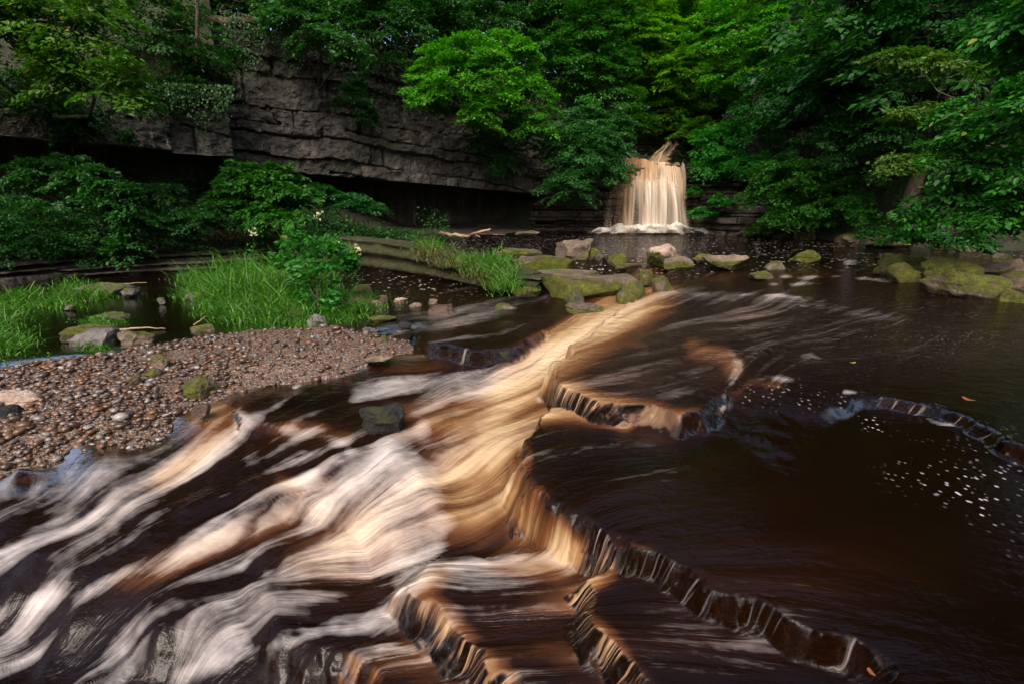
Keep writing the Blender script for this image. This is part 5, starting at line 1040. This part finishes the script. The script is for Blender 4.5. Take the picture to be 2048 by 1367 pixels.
# grass
def grass(name, label, clumps, mat='grass', seed=0, wid=.008):
    r = np.random.default_rng(seed); Vs, Fs, Rn = [], [], []; base = 0
    for px, py, z, rx, ry, n, h in clumps:
        a = r.normal(0, 1, n) * .6; b = r.normal(0, 1, n) * .6; w_ = P(px + a * rx, py + b * ry, z); s = np.maximum(.35, 1 - .35 * (a * a + b * b))
        tuft = np.floor(r.random(n) * max(3, n / 26)); tx = (_hash(tuft, tuft * 0, tuft * 0, seed) - .5) * 1.2; ty = (_hash(tuft, tuft * 0 + 1, tuft * 0, seed) - .5) * 1.2
        H = h * r.gamma(6, 1 / 6, n) * s * (.6 + .9 * _hash(tuft, tuft * 0 + 5, tuft * 0, seed)); lean = np.stack([tx + r.normal(0, .45, n), ty + r.normal(0, .45, n)], 1) * 1.05
        th = r.uniform(0, 6.28, n); sx, sy = np.cos(th) * wid, np.sin(th) * wid; bp = np.stack([w_[0], w_[1], np.full(n, z - .03)], 1); pts = []
        for f, wf_ in ((0, 1), (.35, .95), (.7, .7)):
            c = bp + np.stack([lean[:, 0] * H * f ** 1.7, lean[:, 1] * H * f ** 1.7, H * (f - .30 * f ** 2.5)], 1); o_ = np.stack([sx * wf_, sy * wf_, 0 * sx], 1); pts += [c - o_, c + o_]
        pts.append(bp + np.stack([lean[:, 0] * H, lean[:, 1] * H, H * (1 - .42)], 1))
        Vs.append(np.stack(pts, 1).reshape(-1, 3)); tri = np.array([[0, 1, 3], [0, 3, 2], [2, 3, 5], [2, 5, 4], [4, 5, 6]])
        Fs.append((np.arange(n)[:, None, None] * 7 + tri[None]).reshape(-1, 3) + base); base += n * 7; Rn.append(np.repeat(r.random(n) * .9 + .1 * (r.random(n) > .93), 7))
    return tag(obj(name, mesh_np(name, np.concatenate(Vs), np.concatenate(Fs), M[mat], True, dict(rnd=np.concatenate(Rn)))), label, 'grass', kind='stuff')
grass('grass', 'long arching grass on the island by the alder bush', [(520, 598, -.33, 90, 22, 2600, .50), (450, 585, -.34, 60, 18, 1100, .36), (560, 630, -.36, 100, 16, 2200, .26), (405, 560, -.33, 50, 9, 600, .34), (400, 590, -.35, 40, 8, 420, .16), (700, 604, -.34, 56, 18, 1500, .18), (490, 560, -.33, 60, 12, 1100, .55), (590, 575, -.32, 70, 18, 1700, .62), (655, 636, -.38, 55, 9, 800, .16), (470, 625, -.37, 60, 12, 900, .22), (440, 605, -.36, 40, 10, 500, .28)], 'grass', 41)
grass('grass', 'bright short grass at left edge of the channel', [(0, 690, -.40, 66, 22, 2200, .15), (-40, 650, -.38, 80, 24, 1500, .22), (50, 600, -.36, 70, 10, 900, .26), (170, 592, -.35, 60, 8, 600, .24), (205, 645, -.38, 46, 9, 800, .12), (20, 625, -.38, 44, 9, 500, .20), (110, 612, -.36, 50, 6, 400, .16), (190, 692, -.36, 36, 6, 200, .12), (150, 575, -.34, 40, 6, 250, .3)], 'grass', 42)
grass('grass', 'grass tufts growing on top of the mossy wall', [(862, 497, .26, 30, 5, 600, .26), (985, 530, .06, 50, 14, 900, .30), (1010, 565, -.1, 36, 16, 600, .26), (930, 520, .16, 34, 6, 350, .2), (705, 500, .1, 18, 5, 160, .2), (1040, 560, -.16, 30, 10, 350, .2), (1095, 545, -.14, 30, 8, 260, .18)], 'grass', 43)
grass('grass', 'dry straw-coloured grass hanging on the mossy wall', [(905, 520, .12, 50, 12, 400, .26), (970, 548, -.05, 46, 14, 500, .24), (860, 505, .22, 30, 6, 260, .22), (330, 470, .2, 60, 6, 300, .3)], 'dry_grass', 44)

# small plants, wood, leaves
def flower(label, px, py, top_px, top_py, z):
    a_ = P(px, py, z); tp = D(top_px, top_py, a_[1]); t = tag(empty('meadowsweet', a_), label, 'flower'); TV, TF = [], []; tube(wander((0, 0, 0), tp - a_, 6, .03), np.linspace(.006, .003, 6), 5, TV, TF)
    obj('stem', mesh_np('stem', np.concatenate(TV), np.concatenate(TF), M['grass'], True, dict(rnd=np.full(sum(map(len, TV)), .3))), t)
    v, f = ico(1); n = 130; r = np.random.default_rng(int(px)); cl = r.normal(0, 1, (9, 3)) * [.045, .045, .05]; h = r.integers(0, 9, n); c = cl[h] + r.normal(0, .014, (n, 3)) + (tp - a_)
    Vv = (c[:, None] + v[None] * r.uniform(.004, .008, n)[:, None, None]).reshape(-1, 3); obj('blossom', mesh_np('blossom', Vv, (np.arange(n)[:, None, None] * len(v) + f[None]).reshape(-1, 3), M['cream']), t)
    m = 60; hh = r.random(m) * .8; cc = (tp - a_)[None] * hh[:, None] + r.normal(0, .05, (m, 3)) * [1, 1, .3]; V, Fc, kq = leaf_arrays(cc, unit(r.normal(size=(m, 3))), unit(np.array([0, 0, 1]) + r.normal(0, .3, (m, 3))), np.full(m, .07), np.full(m, .035)); obj('foliage', mesh_np('foliage', V, Fc, M['leaf_mid'], True, dict(rnd=np.repeat(r.random(m), kq))), t)
flower('tallest cream meadowsweet plume against the dark bank', 630, 540, 636, 430, -.33); flower('cream meadowsweet plume in front of the mossy wall', 672, 560, 676, 490, -.33); flower('cream meadowsweet plume over the mossy wall right of the other', 706, 560, 716, 498, -.33); flower('thin pale meadowsweet left of the tallest plume', 500, 560, 506, 465, -.33)

def stick(name, label, paths, mat, cat='branch'):
    TV, TF = [], []; a_ = np.array(paths[0][0][0])
    for pts, r0_, r1_ in paths:
        pts = np.array(pts); n_ = 14; ii = np.linspace(0, len(pts) - 1, n_); q = np.stack([np.interp(ii, range(len(pts)), pts[:, k]) for k in range(3)], 1) + rng.normal(0, r0_ * .25, (n_, 3)); tube(q - a_, np.linspace(r0_, r1_, n_), 7, TV, TF)
    return tag(obj(name, mesh_np(name, np.concatenate(TV), np.concatenate(TF), M[mat]), None, a_), label, cat)
stick('driftwood_branch', 'bleached forked driftwood branch on the flat shelf by the pool', [([P(878, 466, .22), P(905, 472, .22), P(935, 473, .22), D(958, 463, 17.0), D(980, 460, 17.2)], .075, .035), ([P(935, 473, .22), P(950, 470, .22), P(960, 475, .2)], .04, .02), ([D(968, 462, 17.1), P(985, 469, .2), P(995, 470, .2)], .03, .015)], 'driftwood')
stick('twig', 'thin reddish twig on the gravel edge', [([P(658, 690, -.42), P(690, 695, -.42), P(708, 692, -.42)], .012, .006)], 'driftwood', 'twig')
stick('twig', 'long pale twig lying across the dark left channel', [([P(215, 573, -.32), P(250, 568, -.3), P(292, 565, -.31)], .022, .008)], 'driftwood', 'twig')
stick('twig', 'reddish crooked twig behind the mossy gravel stones', [([P(235, 660, -.36), P(280, 655, -.33), P(330, 657, -.36)], .018, .006), ([P(250, 658, -.34), P(262, 670, -.38)], .01, .005)], 'driftwood', 'twig')
stick('twig', 'bare forked twig at left edge of the grass island', [([P(388, 650, -.38), P(402, 640, -.30), P(412, 632, -.22)], .012, .005)], 'driftwood', 'twig')
def leaf_thing(label, px, py, z, size, mat):
    a_ = P(px, py, z); r = np.random.default_rng(int(px * 7 + py)); n_ = 14; th = np.linspace(0, 2 * math.pi, n_, endpoint=False); rr = (.75 + .25 * np.cos(2 * th)) * (1 + .12 * r.normal(size=n_))
    ring = np.stack([np.cos(th) * rr, np.sin(th) * rr * .7, .12 * np.cos(th * 2)], 1) * size; V = np.concatenate([[[0, 0, 0]], ring]); Fc = np.array([[0, 1 + i, 1 + (i + 1) % n_] for i in range(n_)])
    R = np.array([[math.cos(px), -math.sin(px), 0], [math.sin(px), math.cos(px), 0], [0, 0, 1]]); tag(obj('fallen_leaf', mesh_np('fallen_leaf', V @ R.T, Fc, M[mat]), None, a_), label, 'leaf')
leaf_thing('orange leaf caught on the far right ledge', 1937, 797, -.19, .055, 'orange_leaf'); leaf_thing('yellow leaf on the stream near the right ledge', 1706, 724, -.18, .04, 'yellow_leaf'); leaf_thing('yellow leaf on the gravel by the boxy stone', 612, 662, -.39, .05, 'yellow_leaf')
leaf_thing('orange leaf on the wet lip of the dark pool', 1146, 1003, -.40, .02, 'orange_leaf'); leaf_thing('orange-brown leaf at bottom right corner of the ledge', 1742, 1342, -.40, .022, 'orange_leaf'); leaf_thing('orange leaf floating on the dark pool near the chute', 1242, 960, -.412, .022, 'orange_leaf'); leaf_thing('brown-orange leaf in the middle of the dark pool', 1665, 922, -.412, .035, 'orange_leaf')
print('leaf tris', LEAVES[0], 'all', sum(sum(len(p.vertices) - 2 for p in m.polygons[:1]) * len(m.polygons) for m in bpy.data.meshes))
